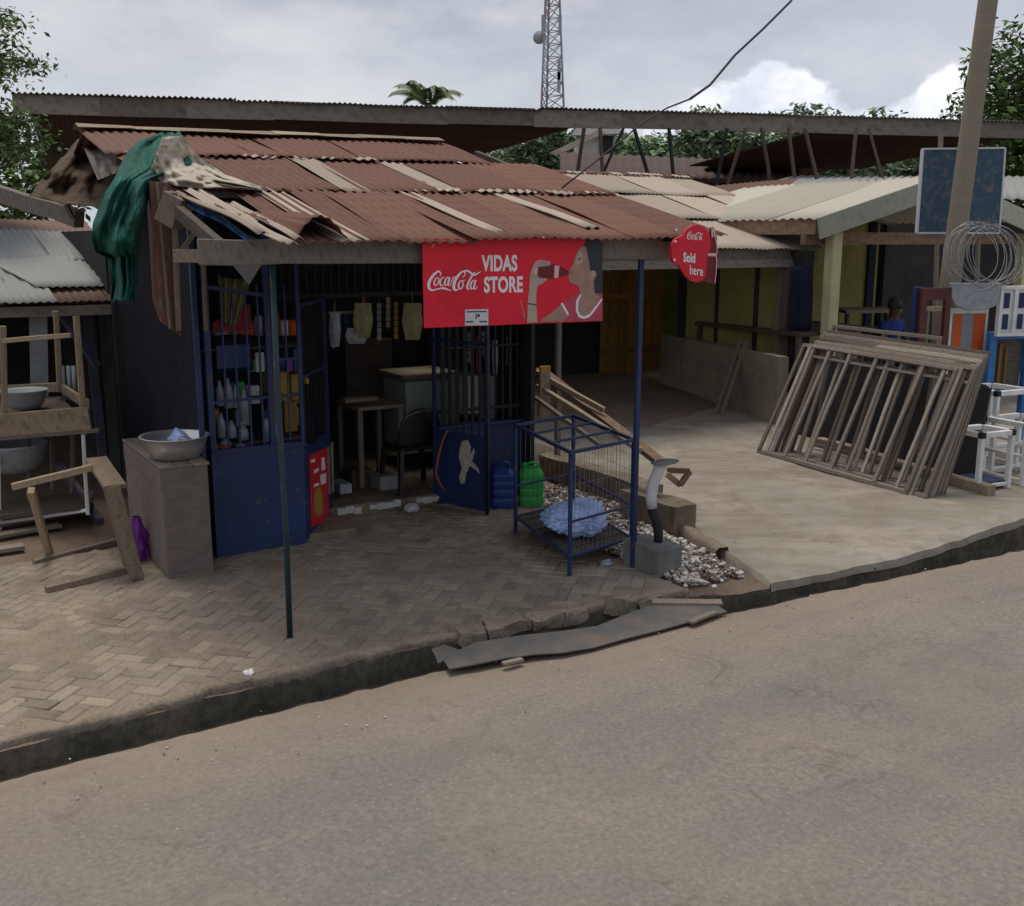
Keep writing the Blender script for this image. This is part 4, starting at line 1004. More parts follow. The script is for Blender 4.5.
# plastic bag of ice/water sachets
cb_=(A0+A2)/2; mid=at(574,541,8.25); mid.z=.165; e1=(A1-A0).normalized(); e2=(A3-A0).normalized()
mb=MB()
def bagf(u,v):
    a=u*2*math.pi; ph=v*math.pi; c1=math.copysign(abs(math.cos(a))**.65,math.cos(a)); s1_=math.copysign(abs(math.sin(a))**.65,math.sin(a)); sp=math.sin(ph)**.5
    q_=V(c1,s1_,v*2)*4.6; vd=noise.voronoi(q_)[0]; n_=1+.16*nz(c1*2.2,s1_*2.2,v*3)+.16*(vd[1]-vd[0]-.25)+.05*nz(c1*11,s1_*11,v*14)
    return mid+V(1,0.12,0)*(c1*.245*sp*n_)+V(-.1,1,0)*(s1_*.24*sp*n_)+Z*(.125+(-.13*math.cos(ph))*n_*(1-.35*(c1<-.3)*abs(c1)))
mb.grid(bagf,120,60,1); tag(mb.build('plastic_bag',M['bag']),'bulging pale blue plastic bag of sachets lying on the rack shelf','bag')
# jerrycans
def jerry(P0,name,label,mat,wd,dp,h,ang):
    t=thing(name,label,'jerrycan',P0); ax=V(math.cos(ang),math.sin(ang),0); ay=V(-math.sin(ang),math.cos(ang),0)
    mb=MB()
    def f(u,v):
        a=u*2*math.pi; c1=math.copysign(abs(math.cos(a))**.45,math.cos(a)); s1_=math.copysign(abs(math.sin(a))**.45,math.sin(a))
        k_=1-.03*(math.sin(v*math.pi*9)>.3); k_*= (min(1,.86+v*3) if v<.05 else 1)*(1 if v<.84 else 1-.32*((v-.84)/.16)**1.6)
        return P0+ax*(c1*wd/2*k_)+ay*(s1_*dp/2*k_)+Z*(h*.88*v)
    mb.grid(f,48,44,1); b=len(mb.v); 
    mb.prism([P0+ax*(math.copysign(abs(math.cos(a))**.45,math.cos(a))*wd*.34)+ay*(math.copysign(abs(math.sin(a))**.45,math.sin(a))*dp*.34)+Z*h*.875 for a in [i*math.pi/8 for i in range(16)]],Z*.004)
    mb.build('can_body',mat,t)
    mb=MB(); mb.tube([P0+ax*wd*.30+Z*h*.86,P0+ax*wd*.26+Z*h*.98,P0+ax*wd*.0+Z*h*1.0,P0-ax*wd*.2+Z*h*.96,P0-ax*wd*.24+Z*h*.86],.014,8); mb.build('handle',mat,t)
    mb=MB(); mb.lathe([(0,0),(.028,0),(.028,.05),(0,.052)],P0-ax*wd*.27+ay*dp*.1+Z*h*.86,14); mb.build('cap',mat,t)
jerry(G(502,507),'jerrycan','blue plastic jerrycan beside the green one, under the right barred window',M['canblue'],.25,.24,.44,ANG-.5)
jerry(G(531,505),'jerrycan','green ribbed plastic jerrycan between the blue one and the rack',M['cangreen'],.235,.22,.42,ANG-.5)
# block with bent pipe
bA=G(659,577); s_,d_,_=loc(bA); t=thing('pipe_stand','bent pipe painted white over black, set in a grey concrete block','pump stand',L(s_,d_+.2,0))
mb=MB(); ex=(G(683,574)-bA).normalized(); ex=U*.95+N*.1; ex.normalize(); ey=V(-ex.y,ex.x,0); 
cbk=bA+ex*.12+ey*.2; mb.box(cbk+Z*.10,ex*.125,ey*.21,Z*.115); mb.build('block',M['blockgrey'],t,bevel=.015)
pp=[(658,545,0),(658.5,535,0),(657,522,.01),(652,508,.02),(651,497,.02),(653,484,.02),(658,472,0),(661,463,0)]
yb=cbk.y-.02; pts=[at(x,y,yb+o) for x,y,o in pp]; 
mb=MB(); mb.tube(pts[:4],[.034,.036,.038,.038],14); mb.build('black_pipe',M['black'],t)
mb=MB(); mb.tube(pts[3:],[.0385,.042,.044,.046,.05],14); mb.build('white_pipe',M['label'],t)
mb=MB(); c_=at(665,462.5,yb); mb.lathe([(0,0),(.135,0),(.14,.006),(0,.012)],c_,20,sy=.6); mb.build('top_plate',M['blockgrey'],t)
# small wooden triangle bracket, planks
br=thing('wood_offcut','small triangular wooden bracket leaning behind the bent pipe','bracket',GS(682,490))
for a,b in (((667,470),(690,471)),((690,471),(680,485)),((680,485),(667,474))):
    m_=MB(); m_.bar(at(*a,9.15),at(*b,9.1),.035,.05); m_.build('batten',M['plank'],br,bevel=.003)
# long concrete block
mb=MB(); q0=GS(703,524); s_,d_,_=loc(q0)
def rough_block(s0,s1,d0,d1,z0,z1,name,mat,label,cat,amp=.02):
    bm=bmesh.new(); bmesh.ops.create_cube(bm,size=1); bmesh.ops.subdivide_edges(bm,edges=bm.edges[:],cuts=9,use_grid_fill=True)
    m_=MB(); 
    for v in bm.verts:
        x,y,z=v.co; P=L(lerp(s0,s1,x+.5),lerp(d0,d1,y+.5),lerp(z0,z1,z+.5)); 
        o=V(nz(P.x*5,P.y*5,P.z*5),nz(P.x*5+9,P.y*5,P.z*5),nz(P.x*5,P.y*5+9,P.z*5))*amp; m_.v.append(P+o+V(nz(P.x*17,P.y*17,P.z*17),0,0)*amp*.4)
    for f in bm.faces: m_.face([v.index for v in f.verts])
    bm.free(); return tag(m_.build(name,mat,bevel=0),label,cat)
rough_block(s_-.34,s_-.1,d_-.02,d_+.75,-.0,.27,'concrete_block',M['concrete'],'long rough mossy concrete block at the front of the channel kerb','block')
rough_block(s_-.02,s_+.2,d_+.8,d_+2.6,0,.24,'concrete_beam',M['concrete'],'low rough concrete beam running back under the sloping planks','block')
RK=random.Random(12); sk_=.95
while sk_<2.55:
    w_=RK.uniform(.14,.3); e_=interp(PAV,sk_+w_/2)
    rough_block(sk_,sk_+w_,e_-RK.uniform(.02,.05),e_+RK.uniform(.07,.13),-.08,.016+RK.uniform(-.02,.012),'cement_chunk',M['edge'],'broken cement chunk of the paving edge beside the steel plate','concrete chunk',.045)['group']='broken cement chunks along the paving edge'
    sk_+=w_+RK.choice([.01,.02,.18,.25])
def plank(x0,y0,x1,y1,Y0,Y1,w,h,mat,label):
    m_=MB(); m_.bar(at(x0,y0,Y0),at(x1,y1,Y1),w,h,n=3,j=.003); tag(m_.build('plank',M[mat],bevel=.003),label,'plank')
plank(540,370,662,463,11.0,9.05,.11,.05,'plank','wide brown plank sloping down to the bent pipe')
plank(536,372,604,410,10.6,9.9,.04,.05,'woodpale','upper thin pale batten sloping beside the wide plank')
plank(538,386,640,450,10.5,9.0,.05,.04,'woodpale','lower thin pale batten sloping behind the rack')
plank(536,398,600,445,10.4,9.3,.04,.04,'wood','lowest short grey batten behind the rack')
m_=MB(); m_.bar(at(545,366,10.4),at(543,415,10.4),.12,.03); tag(m_.build('board',M['ydoor'],bevel=.003),'upright brown board at the corner of the right barred window','board')
# steel plate over the gutter
mb=MB(); po=[(90,490),(125,475),(168,490),(220,465),(345,446),(470,430),(560,415),(650,378),(740,345),(870,345),(905,360),(930,375),(850,395),(740,425),(640,450),(550,478),(460,495),(380,503),(300,515),(215,532),(140,545),(125,522),(108,530),(100,508)]
pw=[]
for x,y in po:
    P=G(400+x/2.844,480+y/2.844,.02); pw.append(P)
mb.prism(pw,Z*.008)
o=mb.build('steel_plate',M['plate']); tag(o,'long dusty steel plate with torn corner bridging the open gutter','metal plate')
bm=bmesh.new(); bm.from_mesh(o.data); bmesh.ops.triangulate(bm,faces=[f for f in bm.faces if len(f.verts)>4]); 
for v in bm.verts: 
    s_,d_,_=loc(v.co+o.location); v.co.z+=.012*nz(s_*2,d_*2)+.01*math.sin(s_*2.2)
bm.to_mesh(o.data); bm.free()
for i,(x0,y0,x1,y1,w,lb) in enumerate([(652,601,722,603,.09,'brown timber lying across the right end of the steel plate'),(690,622,716,612,.05,'small rotten board poking out under the right end of the steel plate'),(503,664,522,659,.04,'small wooden chip under the middle of the steel plate')]):
    m_=MB(); m_.bar(G(x0,y0,.03),G(x1,y1,.03),w,.02,n=3,j=.004); tag(m_.build('timber_scrap',M['wood'],bevel=.003),lb,'timber')
# litter
for x,y,r,mt,lb in ((412,510,.07,'label','crumpled white paper on the shop step'),(606,566,.05,'clear','crumpled clear plastic beside the rack leg'),(249,676,.03,'lw','white scrap at the paving edge'),(714,589,.02,'lw','white scrap on the rubble by the gutter')):
    P=G(x,y)+Z*.02; mb=MB()
    def lf(u,v):
        a=u*6.283; ph=v*math.pi; n_=1+.7*nz(math.cos(a)*2+x,math.sin(a)*2,v*4); return P+V(math.cos(a)*math.sin(ph),math.sin(a)*math.sin(ph),-math.cos(ph)*.6)*r*n_
    mb.grid(lf,14,9); tag(mb.build('litter',M[mt]),lb,'litter')
# low grass tufts by the wall
mb=MB()
for cx_,cy_,n_ in ((265,549,90),(640,612,25),(700,570,20),(175,560,30)):
    P=G(cx_,cy_)
    for _ in range(n_):
        q=P+U*R.gauss(0,.12)+N*R.gauss(0,.02); a=R.random()*6.28; h=R.uniform(.02,.06); w=V(math.cos(a),math.sin(a),0)*.004; tpv=q+V(R.gauss(0,.02),R.gauss(0,.02),h)
        b=len(mb.v); mb.v+=[q-w,q+w,tpv]; mb.face([b,b+1,b+2])
struct(mb.build('grass',M['foliage2'],origin=G(265,549)),'stuff')
# ================================================================ FRAME STACK
def frame_thing(c0,lean,Wd,Hh,cols,name,label,group,mats=('woodfr',),w=.042,t=.03,ax=None,side=None,midrail=None,zb=None,cat='window frame'):
    """c0: foot corner nearest the road, runs along ax; leans towards side"""
    ax=ax or N; side=side or U; upv=(Z*math.cos(lean)+side*math.sin(lean)).normalized(); nn=ax.cross(upv)
    th_=thing(name,label,cat,c0,group)
    def bb(a,b,nm,ww=w,mt=None):
        m_=MB(); m_.bar(c0+ax*a[0]+upv*a[1],c0+ax*b[0]+upv*b[1],t,ww,up=(ax if abs(a[0]-b[0])<1e-6 else upv),n=4,j=.0035); m_.build(nm,M[mt or mats[0]],th_,bevel=.003)
    bb((0,w/2),(Wd,w/2),'bottom_rail'); bb((0,Hh-w/2),(Wd,Hh-w/2),'top_rail')
    bb((w/2,w),(w/2,Hh-w),'stile'); bb((Wd-w/2,w),(Wd-w/2,Hh-w),'stile')
    for c in cols: bb((Wd*c,w),(Wd*c,Hh-w),'mullion',w*.85)
    if midrail: 
        m_=MB(); e=.002; m_.bar(c0+ax*w+upv*Hh*midrail+nn*(t*.5+.001),c0+ax*(Wd-w)+upv*Hh*midrail+nn*(t*.5+.001),t*.3,w*.7,up=upv,n=3,j=.002); m_.build('mid_rail',M[mats[0]],th_,bevel=.002)
    return th_
cfg=[(6.36,.30,2.12,1.23,(.20,.80),None,.50),(6.42,.26,2.06,1.22,(.10,.52,.70),None,.485),(6.47,.05,2.25,1.26,(.3,),.88,.47),(6.53,.22,1.95,1.30,(.25,.6),None,.455),(6.58,.02,2.3,1.26,(.5,),None,.44),(6.64,.12,2.05,1.34,(.15,.45,.85),.9,.425),(6.70,-.12,2.35,1.32,(.4,.7),.85,.41),(6.76,.0,2.1,1.38,(.3,),None,.395),(6.82,.2,1.9,1.3,(.2,.55,.75),None,.38),(6.88,-.08,2.3,1.36,(.35,.9),.9,.37),(6.94,.1,2.1,1.42,(.6,),None,.36)]
labs=['foremost weathered wooden window frame of the leaning stack, with two inner bars','second weathered frame from the front of the leaning stack']
for i,(s,d,W_,H_,cols,mr,ln) in enumerate(cfg):
    lab=labs[i] if i<2 else 'weathered wooden window frame inside the leaning stack, behind the first two'
    s=6.36+(s-6.36)*.60; W_=min(W_,2.15); d=max(d,.12); H_=1.36+(H_-1.2)*.5; W_-=.08
    frame_thing(L(s,d,slabz(d)+.0),ln,W_,H_,cols,'window_frame',lab,'old window frames leaning in a stack',midrail=mr,mats=(('woodfr','woodfr2','woodfr','woodfr3','woodfr','woodfr2','woodfr3')[i%7],),ax=(N+Z*.036+U*R.uniform(-.02,.03)*(i>0)).normalized())
frame_thing(L(7.1,.75,slabz(.7)+.05),.16,1.45,1.42,(.5,),'window_frame','higher window frame standing behind the leaning stack near the orange panel','old window frames leaning in a stack',ax=(N+Z*.02).normalized(),midrail=.93)
# dark boards added so the gloom behind the stack reads black
bd=thing('added_dark_boards','added dark boards standing on edge to blacken the gaps behind the leaning frame stack','boards',L(7.75,1.4,.1))
for i in range(3):
    m_=MB(); m_.bar(L(7.55+.1*i,.35+.1*i,slabz(.5)+.48),L(7.6+.1*i,2.9,slabz(2.9)+.48),.03,.95,up=(Z*1+U*.12).normalized()); m_.build('board',M['dark'],bd)
# supporting trestle logs
m_=MB(); m_.bar(L(7.1,-.1,slabz(0)+.03),L(7.3,2.3,slabz(2)+.05),.12,.12,n=4,j=.01); tag(m_.build('log_rest',M['woodpale']),'pale timber lying on the ground behind the frame stack','timber')
# string ties
m_=MB(); q=at(838,466,11.2)
for k_ in range(5): a=at(838,466,11.1); m_.tube([a,a+V(R.uniform(-.1,.25),R.uniform(-.2,.1),R.uniform(-.08,.05)),a+V(R.uniform(.05,.4),R.uniform(-.4,0),-.06)],.004,5)
tag(m_.build('string_tie',M['label']),'white string tied round the bottom rails of the frame stack','string')
# ================================================================ WHITE RACKS at right
def openbox(name,label,x,y,Wd,Dp,Hh,base,group=None,mid=None):
    P=GS(x,y); t=thing(name,label,'rack',P,group); r=.024
    ax=(U*.95-N*.1).normalized(); ay=V(-ax.y,ax.x,0)
    cr=[P,P+ax*Wd,P+ax*Wd+ay*Dp,P+ay*Dp]
    for q in cr:
        m_=MB(); m_.bar(q,q+Z*Hh,.05,.05); m_.build('leg',M['white'],t,bevel=.004)
    m_=MB()
    for z in (Hh,.05)+((mid,) if mid else ()):
        m_=MB()
        for a,b in zip(cr,cr[1:]+cr[:1]): m_.bar(a+Z*z,b+Z*z,.052 if z==Hh else .035,.052 if z==Hh else .035)
        m_.build('top_rail' if z==Hh else 'lower_rail',M['white'],t,bevel=.004)
    if base:
        m_=MB(); m_.prism([c_+Z*.075 for c_ in cr],Z*.01); m_.build('base_panel',M['navypanel'],t)
    for q in cr: m_=MB(); m_.box(q+Z*(Hh+.0),ax*.029,ay*.029,Z*.029); m_.build('corner_cap',M['black'],t,bevel=.003)

    return t
openbox('white_rack','lower white tubular rack with dark blue base panel beside the frame stack',977,492,.42,.36,.57,True)
openbox('white_rack','taller white tubular rack standing behind the low one',990,474,.5,.5,.86,False,mid=.3)
openbox('white_rack','white tubular rack cut by the right edge of the photograph',1022,486,.5,.5,.62,False,mid=.3)
# ================================================================ DOORS AND PANELS leaning behind
def panelpx(name,label,cat,x0,y0,x1,y1,Y,zb,parts,lean=0,t_=.04):
    a=at(x0,y0,Y); b=at(x1,y0,Y); ax=V((b-a).x,.0,0); W=ax.length; ax=(U*.4+V(1,0,0)*.6).normalized(); 
    base=V(a.x,Y,zb); H_=a.z-zb; nn=V(-ax.y,ax.x,0); th_=thing(name,label,cat,base)
    W=W*1.05
    def bx(nm,mat,u0,u1,v0,v1,tt,off=0):
        m_=MB(); m_.box(base+ax*((u0+u1)/2*W)+Z*((v0+v1)/2*H_)+nn*off,ax*((u1-u0)/2*W),nn*tt/2,Z*((v1-v0)/2*H_)); m_.build(nm,M[mat],th_,bevel=.003)
    for p in parts: bx(*p)
    return th_
panelpx('orange_door','orange door panel with a grey centre strip and white edges, behind the frame stack','door',950,308,991,420,12.0,.12,
  [('door_edge','white',0,.06,0,1,.045),('door_edge','white',.94,1,0,1,.045),('door_edge','white',.06,.94,.96,1,.045),('orange_stripe','orange',.06,.33,0,.96,.03),('grey_stripe','greyp',.33,.64,0,.96,.025),('orange_stripe','orange',.64,.94,0,.96,.03)])
panelpx('window_frame','red brown window frame leaning left of the orange door','window frame',921,288,953,360,11.6,.15,
  [('stile','brownfr',0,.2,0,1,.06),('stile','brownfr',.82,1,0,1,.06),('rail','brownfr',.2,.82,.93,1,.06),('rail','brownfr',.2,.82,.60,.66,.06),('inner_rail','woodpale',.25,.8,.86,.89,.04,.03),('inner_bar','woodpale',.32,.4,.66,.86,.03,.03)])
panelpx('window_frame','deep blue window frame standing left of the red brown one','window frame',914,287,923,360,11.65,.15,[('stile','bluemetal',0,.5,0,1,.05),('rail','bluemetal',.5,1,.95,1,.05),('stile','clothblue',.5,1,0,.95,.03)])
panelpx('white_window','white window with small dark blue panes at the right edge','window',1000,286,1034,332,11.8,1.44,
  [('frame','white',0,.08,0,1,.06),('frame','white',.92,1,0,1,.06),('frame','white',.08,.92,.93,1,.06),('frame','white',.08,.92,0,.07,.06),('frame','white',.46,.54,.07,.93,.06)]+[('pane','navypanel',u,u+.17,v,v+.3,.02) for u in (.18,.66) for v in (.14,.56)]+[('sash','white',.08,.46,.07,.93,.015,.012),('sash','white',.54,.92,.07,.93,.015,.012)])
panelpx('blue_door_frame','bright blue door frame standing under the white window at the right edge','door frame',989,332,1036,470,11.9,.1,
  [('stile','doorblue',0,.16,0,1,.08),('stile','doorblue',.86,1,0,1,.08),('rail','doorblue',.16,.86,.94,1,.08),('rail','doorblue',.16,.86,.48,.54,.06),('panel','wooddark',.16,.86,.54,.94,.02,.05),('slat','ydoor',.3,.36,.54,.9,.02,.02),('slat','ydoor',.45,.5,.54,.86,.02,.02)])
# pale rounded board under the razor wire
mb=MB(); P=[(951,283),(1001,283),(1000,296),(996,306),(985,310),(965,310),(955,305),(951,296)]
mb.prism([at(x,y,11.75) for x,y in P],V(.0,.05,0)); tag(mb.build('pale_board',M['clear'],bevel=.008),'pale board with rounded lower corners fixed above the orange door','board')
# pile of sticks behind stack
for i in range(5):
    x=870+i*14; m_=MB(); m_.bar(at(x,400,12.9),at(x+R.uniform(4,16),332+R.uniform(-4,8),13.1),.04,.03); tag(m_.build('batten',M['wooddark']),'dark batten propped upright behind the frame stack','batten','battens propped behind the frame stack')
# ================================================================ RAZOR WIRE
rw=thing('razor_wire','coil of galvanised razor wire hanging by the utility pole above the orange door','wire coil',at(985,285,11.6))
mb=MB(); n_=13
def hel(a): 
    i=a/(2*math.pi); rr=.30+.03*math.sin(i*2.3)
    c=at(lerp(970,1000,i/n_)+4*math.sin(i*1.9),255+2*math.sin(i*3),lerp(11.2,11.9,i/n_))
    return c+V(math.cos(a)*rr,math.sin(a)*.12,math.sin(a)*rr*1.05)
pts=[hel(a*math.pi/14) for a in range(28*n_+1)]; mb.tube(pts,.0042,5); mb.build('coil',M['galv'],rw)
mb=MB()
for a in range(0,28*n_,2):
    c=hel(a*math.pi/14+.1); t_=(hel(a*math.pi/14+.15)-c).normalized(); q=t_.orthogonal().normalized()
    mb.bar(c-q*.010-t_*.006,c+q*.010+t_*.006,.004,.0015)
mb.build('barbs',M['galv'],rw)
# ================================================================ UTILITY POLE + SIGN + CABLE
mb=MB(); Yp=12.1; a=at(929,452,Yp); pts=[V(a.x,Yp,.0),at(951,275,Yp),at(969,140,Yp),at(988,0,Yp),at(1003,-110,Yp)]
mb.tube([p for p in pts],[.13,.115,.108,.102,.098],20); tag(mb.build('utility_pole',M['pole']),'leaning weathered wooden utility pole in front of the blue sign','pole')
sg=thing('blue_sign','faded blue board sign with white frame, standing behind the utility pole','sign',V(at(960,232,12.5).x,12.5,.1))
c4=[at(923,149,12.5),at(1005,148,12.6),at(999,233,12.55),at(917,233,12.45)]
nn=(c4[1]-c4[0]).cross(c4[3]-c4[0]).normalized()
mb=MB(); mb.prism(c4,nn*.03); mb.build('board',M['signblue'],sg)
mb=MB()
for p,q in zip(c4,c4[1:]+c4[:1]): mb.bar(p+nn*.012,q+nn*.012,.02,.05,up=nn)
mb.build('sign_frame',M['label'],sg)
mb=MB(); 
for x,y0 in ((941,132),(982,150)): 
    p=at(x,y0,12.62); q=at(x+2,285,12.6); mb.bar(p,V(q.x,q.y,.1),.04,.04)
mb.build('sign_post',M['wood'],sg)
mb=MB(); cp=[(800,-12),(790,2),(762,30),(735,55),(710,85),(690,99),(667,108),(640,125),(600,158),(562,188)]
pts=[]
for i in range(len(cp)-1):
    for t in (0,.5):
        x=lerp(cp[i][0],cp[i+1][0],t);y=lerp(cp[i][1],cp[i+1][1],t); kk=(i+t)/(len(cp)-1); pts.append(at(x,y,lerp(11.5,9.0,kk)))
pts.append(at(562,188,9.0)); mb.tube(pts[:11],.013,6); mb.tube(pts[10:],.008,6); tag(mb.build('power_cable',M['wire']),'dark overhead cable sagging down to the shop roof','cable')
# ================================================================ PALE ROOFED SHOP behind
p2=thing('rear_shop_building','open fronted shop with bleached pale iron roof behind the rusty one','building',L(7.5,6,.2))
def PZ(d,o=0): return 2.43+.27*(d-4)+o
mb=MB()
def ps(s0,s1,d0,d1,o,r,s0b=None,s1b=None):
    s0b=s0 if s0b is None else s0b;s1b=s1 if s1b is None else s1b
    mb.corr(L(s0,d0,PZ(d0,o)),L(s1,d0,PZ(d0,o)),L(s1b,d1,PZ(d1,o)),L(s0b,d1,PZ(d1,o)),rust=r,nl=5,warp=.012,edge=.02)
for a,b,a2,b2 in ((4.5,5.6,4.5,5.6),(5.57,6.6,5.57,6.6),(6.57,7.5,6.57,7.5),(7.47,8.3,7.47,8.45),(8.25,8.93,8.4,9.35)): ps(a,b,3.85,5.3,R.uniform(0,.01),R.uniform(-.02,.14),a2,b2)
for a,b in ((4.4,5.5),(5.47,6.5),(6.47,7.4),(7.37,8.3),(8.27,9.2),(9.17,10.05)): ps(a,b,5.2,6.7,.025+R.uniform(0,.01),R.uniform(-.02,.12),a+.1,b+.12)
for a,b in ((4.6,5.6),(5.57,6.6),(6.57,7.5),(7.47,8.4),(8.37,9.3),(9.27,10.0)): ps(a,b,6.6,7.9,.05,R.uniform(-.02,.14))
s=5.7
while s<10: w=R.uniform(.1,.25); ps(s,s+w,7.82,7.95,.075,R.choice([.0,.9]));s+=w+.02
mb.build('roof',M['roof'],p2,solid=.003)
mb=MB(); mb.bar(L(4.5,3.98,2.28),L(8.93,3.98,2.28),.06,.2,n=6,j=.004); mb.bar(L(4.5,3.92,2.2),L(8.5,3.92,2.2),.05,.1,n=4,j=.004); mb.build('eave_beam',M['fascia'],p2)
mb=MB()
for s in (5.2,6.2,7.2,8.2,8.8): mb.bar(L(s,4,PZ(4,-.08)),L(s,7.85,PZ(7.85,-.06)),.05,.08)
mb.build('rafters',M['wooddark'],p2)
for x,dd in ((779,4.02),(787,3.96)):
    q=atd(x,300,dd); mb=MB(); mb.bar(V(q.x,q.y,.1),V(q.x,q.y,2.3),.09,.08,n=4,j=.006); mb.build('post',M['wood'],p2)
mb=MB(); mb.lbox(4,9.25,7.9,8.0,0,3.4); mb.build('back_wall',M['dark'],p2)
mb=MB(); mb.lbox(9.25,12.5,7.9,8.0,0,2.75); mb.build('yellow_wall',M['yellow'],p2)
a=loc(atd(600,300,7.8));b=loc(atd(661,300,7.8)); dz=atd(630,376,7.8).z; dt=atd(630,268,7.8).z
mb=MB(); n_=7
for i in range(n_): w=(b[0]-a[0])/n_; mb.lbox(a[0]+i*w+.006,a[0]+(i+1)*w-.006,7.76,7.8,dz,dt)
dob=mb.build('door',M['ydoor'],p2,bevel=.004)
for z_ in (dz+.4,dt-.5): mb=MB(); mb.lbox(a[0],b[0],7.73,7.76,z_,z_+.1); mb.build('door_batten',M['ydoor'],dob)
# low plaster wall, long dark table
A_=GS(660,383);B_=GS(775,425); A_=V(A_.x,A_.y,0);B_=V(B_.x,B_.y,0); ax=(B_-A_).normalized(); nn=V(-ax.y,ax.x,0); 
t1=H(334,A_.y);t2=H(357,B_.y)
mb=MB(); c=(A_+B_)/2; nseg=16
def lw(u,v):
    k_=v*3
    P=A_.lerp(B_,u); th_=lerp(t1,t2,u)+.02*nz(u*14,3)
    if k_<1: return P-nn*0+Z*lerp(.1,th_,k_)+nn*.01*nz(u*20,k_*5)
    if k_<2: return P+nn*.14*(k_-1)+Z*th_
    return P+nn*.14+Z*lerp(th_,.1,k_-2)
mb.grid(lw,30,12,smooth=False); mb.tone=(0,.5); mb.box(B_+nn*.07+Z*(t2/2+.02),ax*.02,nn*.072,Z*(t2/2-.03)); tag(mb.build('low_wall',M['plaster']),'low stained plaster wall under the pale roof, left of the frame stack','wall')
rough_s=loc(B_)
tb=thing('long_table','long dark trestle table standing behind the low plaster wall','table',L(9.6,5.2,.2))
mb=MB(); q=[at(695,319,15.6),at(800,342,13.6),at(880,338,14.6),at(770,318,16.6)]; zt=1.32; q=[V(p.x,p.y,zt) for p in q]; mb.prism(q,-Z*.05); mb.build('table_top',M['wooddark'],tb)
for p in q:
    m_=MB(); c=(q[0]+q[2])/2; pp_=p.lerp(c,.06); m_.bar(V(pp_.x,pp_.y,.2),V(pp_.x,pp_.y,zt-.05),.06,.06); m_.build('leg',M['wooddark'],tb)
plankB=[]
for (x0,y0,x1,y1,lb) in ((716,414,741,340,'left of two dark planks leaning on the low plaster wall'),(722,415,747,341,'right of two dark planks leaning on the low plaster wall')):
    P0=GS(x0,y0); m_=MB(); m_.bar(P0,at(x1,y1,P0.y+.35),.05,.035); tag(m_.build('plank',M['wood']),lb,'plank')
mb=MB()
def bc_(u,v): return at(lerp(790,812,u)+1*math.sin(v*4),lerp(266,330,v),13.75+.02*math.sin(u*9))
mb.grid(bc_,20,10); tag(mb.build('hanging_cloth',M['clothblue'],solid=.004),'dark blue cloth hanging beside the wooden post under the pale roof','cloth')
# earth sheet over the yard's back, its darkness standing in for roof shade
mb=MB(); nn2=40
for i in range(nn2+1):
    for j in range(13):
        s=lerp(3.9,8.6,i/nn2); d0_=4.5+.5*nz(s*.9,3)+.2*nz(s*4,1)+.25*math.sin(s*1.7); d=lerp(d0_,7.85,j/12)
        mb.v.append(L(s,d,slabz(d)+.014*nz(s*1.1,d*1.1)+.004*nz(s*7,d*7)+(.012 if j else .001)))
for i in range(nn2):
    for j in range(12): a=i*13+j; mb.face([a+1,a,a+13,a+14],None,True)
struct(mb.build('earth_shade_patch',M['dirt'],origin=L(5,5,0)))
# ================================================================ GABLE BUILDING
gb=thing('gable_building','yellow walled workshop with white grey gable roof behind the frame stack','building',L(10.3,5,.2))
dg=3.3; e=loc(atd(822,218,dg)); ap=loc(atd(945,176,dg)); zE,zA=e[2],ap[2]; sE,sA=e[0],ap[0]; sR=2*sA-sE
mb=MB()
def GZ(s): return zA-(zA-zE)*abs(s-sA)/(sA-sE)
BK=7.2
for (sa,sb) in ((sE-.05,sA),(sA,sR)):
    d0=dg
    while d0<BK-.1:
        d1=min(d0+.9,BK)
        # ripples run down the slope: sheet A->B along the depth, A->D up the slope
        A_=L(sa if sa<sA else sb,d0,GZ(sa if sa<sA else sb)); 
        if sa<sA: mb.corr(L(sa,d1,GZ(sa)+.0),L(sa,d0,GZ(sa)),L(sb,d0,GZ(sb)),L(sb,d1,GZ(sb)),pitch=.15,amp=.012,rust=R.uniform(-.1,-.02),nl=4,warp=.008)
        else: mb.corr(L(sb,d0,GZ(sb)),L(sb,d1,GZ(sb)),L(sa,d1,GZ(sa)),L(sa,d0,GZ(sa)),pitch=.15,amp=.012,rust=R.uniform(-.1,-.02),nl=4,warp=.008)
        d0=d1-.02
mb.build('roof',M['cream'],gb,solid=.003)
mb=MB()
for sa,sb in ((sE-.08,sA),(sR+.08,sA)):
    mb.bar(L(sa,dg-.03,GZ(sa)-.11),L(sb,dg-.03,GZ(sb)-.11),.035,.27,up=Z,n=3)
mb.build('barge_board',M['green_board'],gb,bevel=.004)
mb=MB(); mb.bar(L(sE,dg+.3,2.52),L(sR,dg+.3,2.52),.08,.16); mb.build('tie_beam',M['plank'],gb)
mb=MB(); mb.lbox(sE-.0,sE+.03,dg+.1,BK,2.57,2.76); mb.build('gable_infill',M['plank'],gb)
q=atd(832,300,dg+.1); s_,_,_=loc(q); mb=MB(); mb.lbox(s_-.085,s_+.085,dg+.05,dg+.2,.15,2.6); mb.build('post',M['yellowdull'],gb,bevel=.01); mb=MB(); mb.lbox(sR-.3,sR-.13,dg+.05,dg+.2,.15,2.6); mb.build('post',M['yellowdull'],gb,bevel=.01)
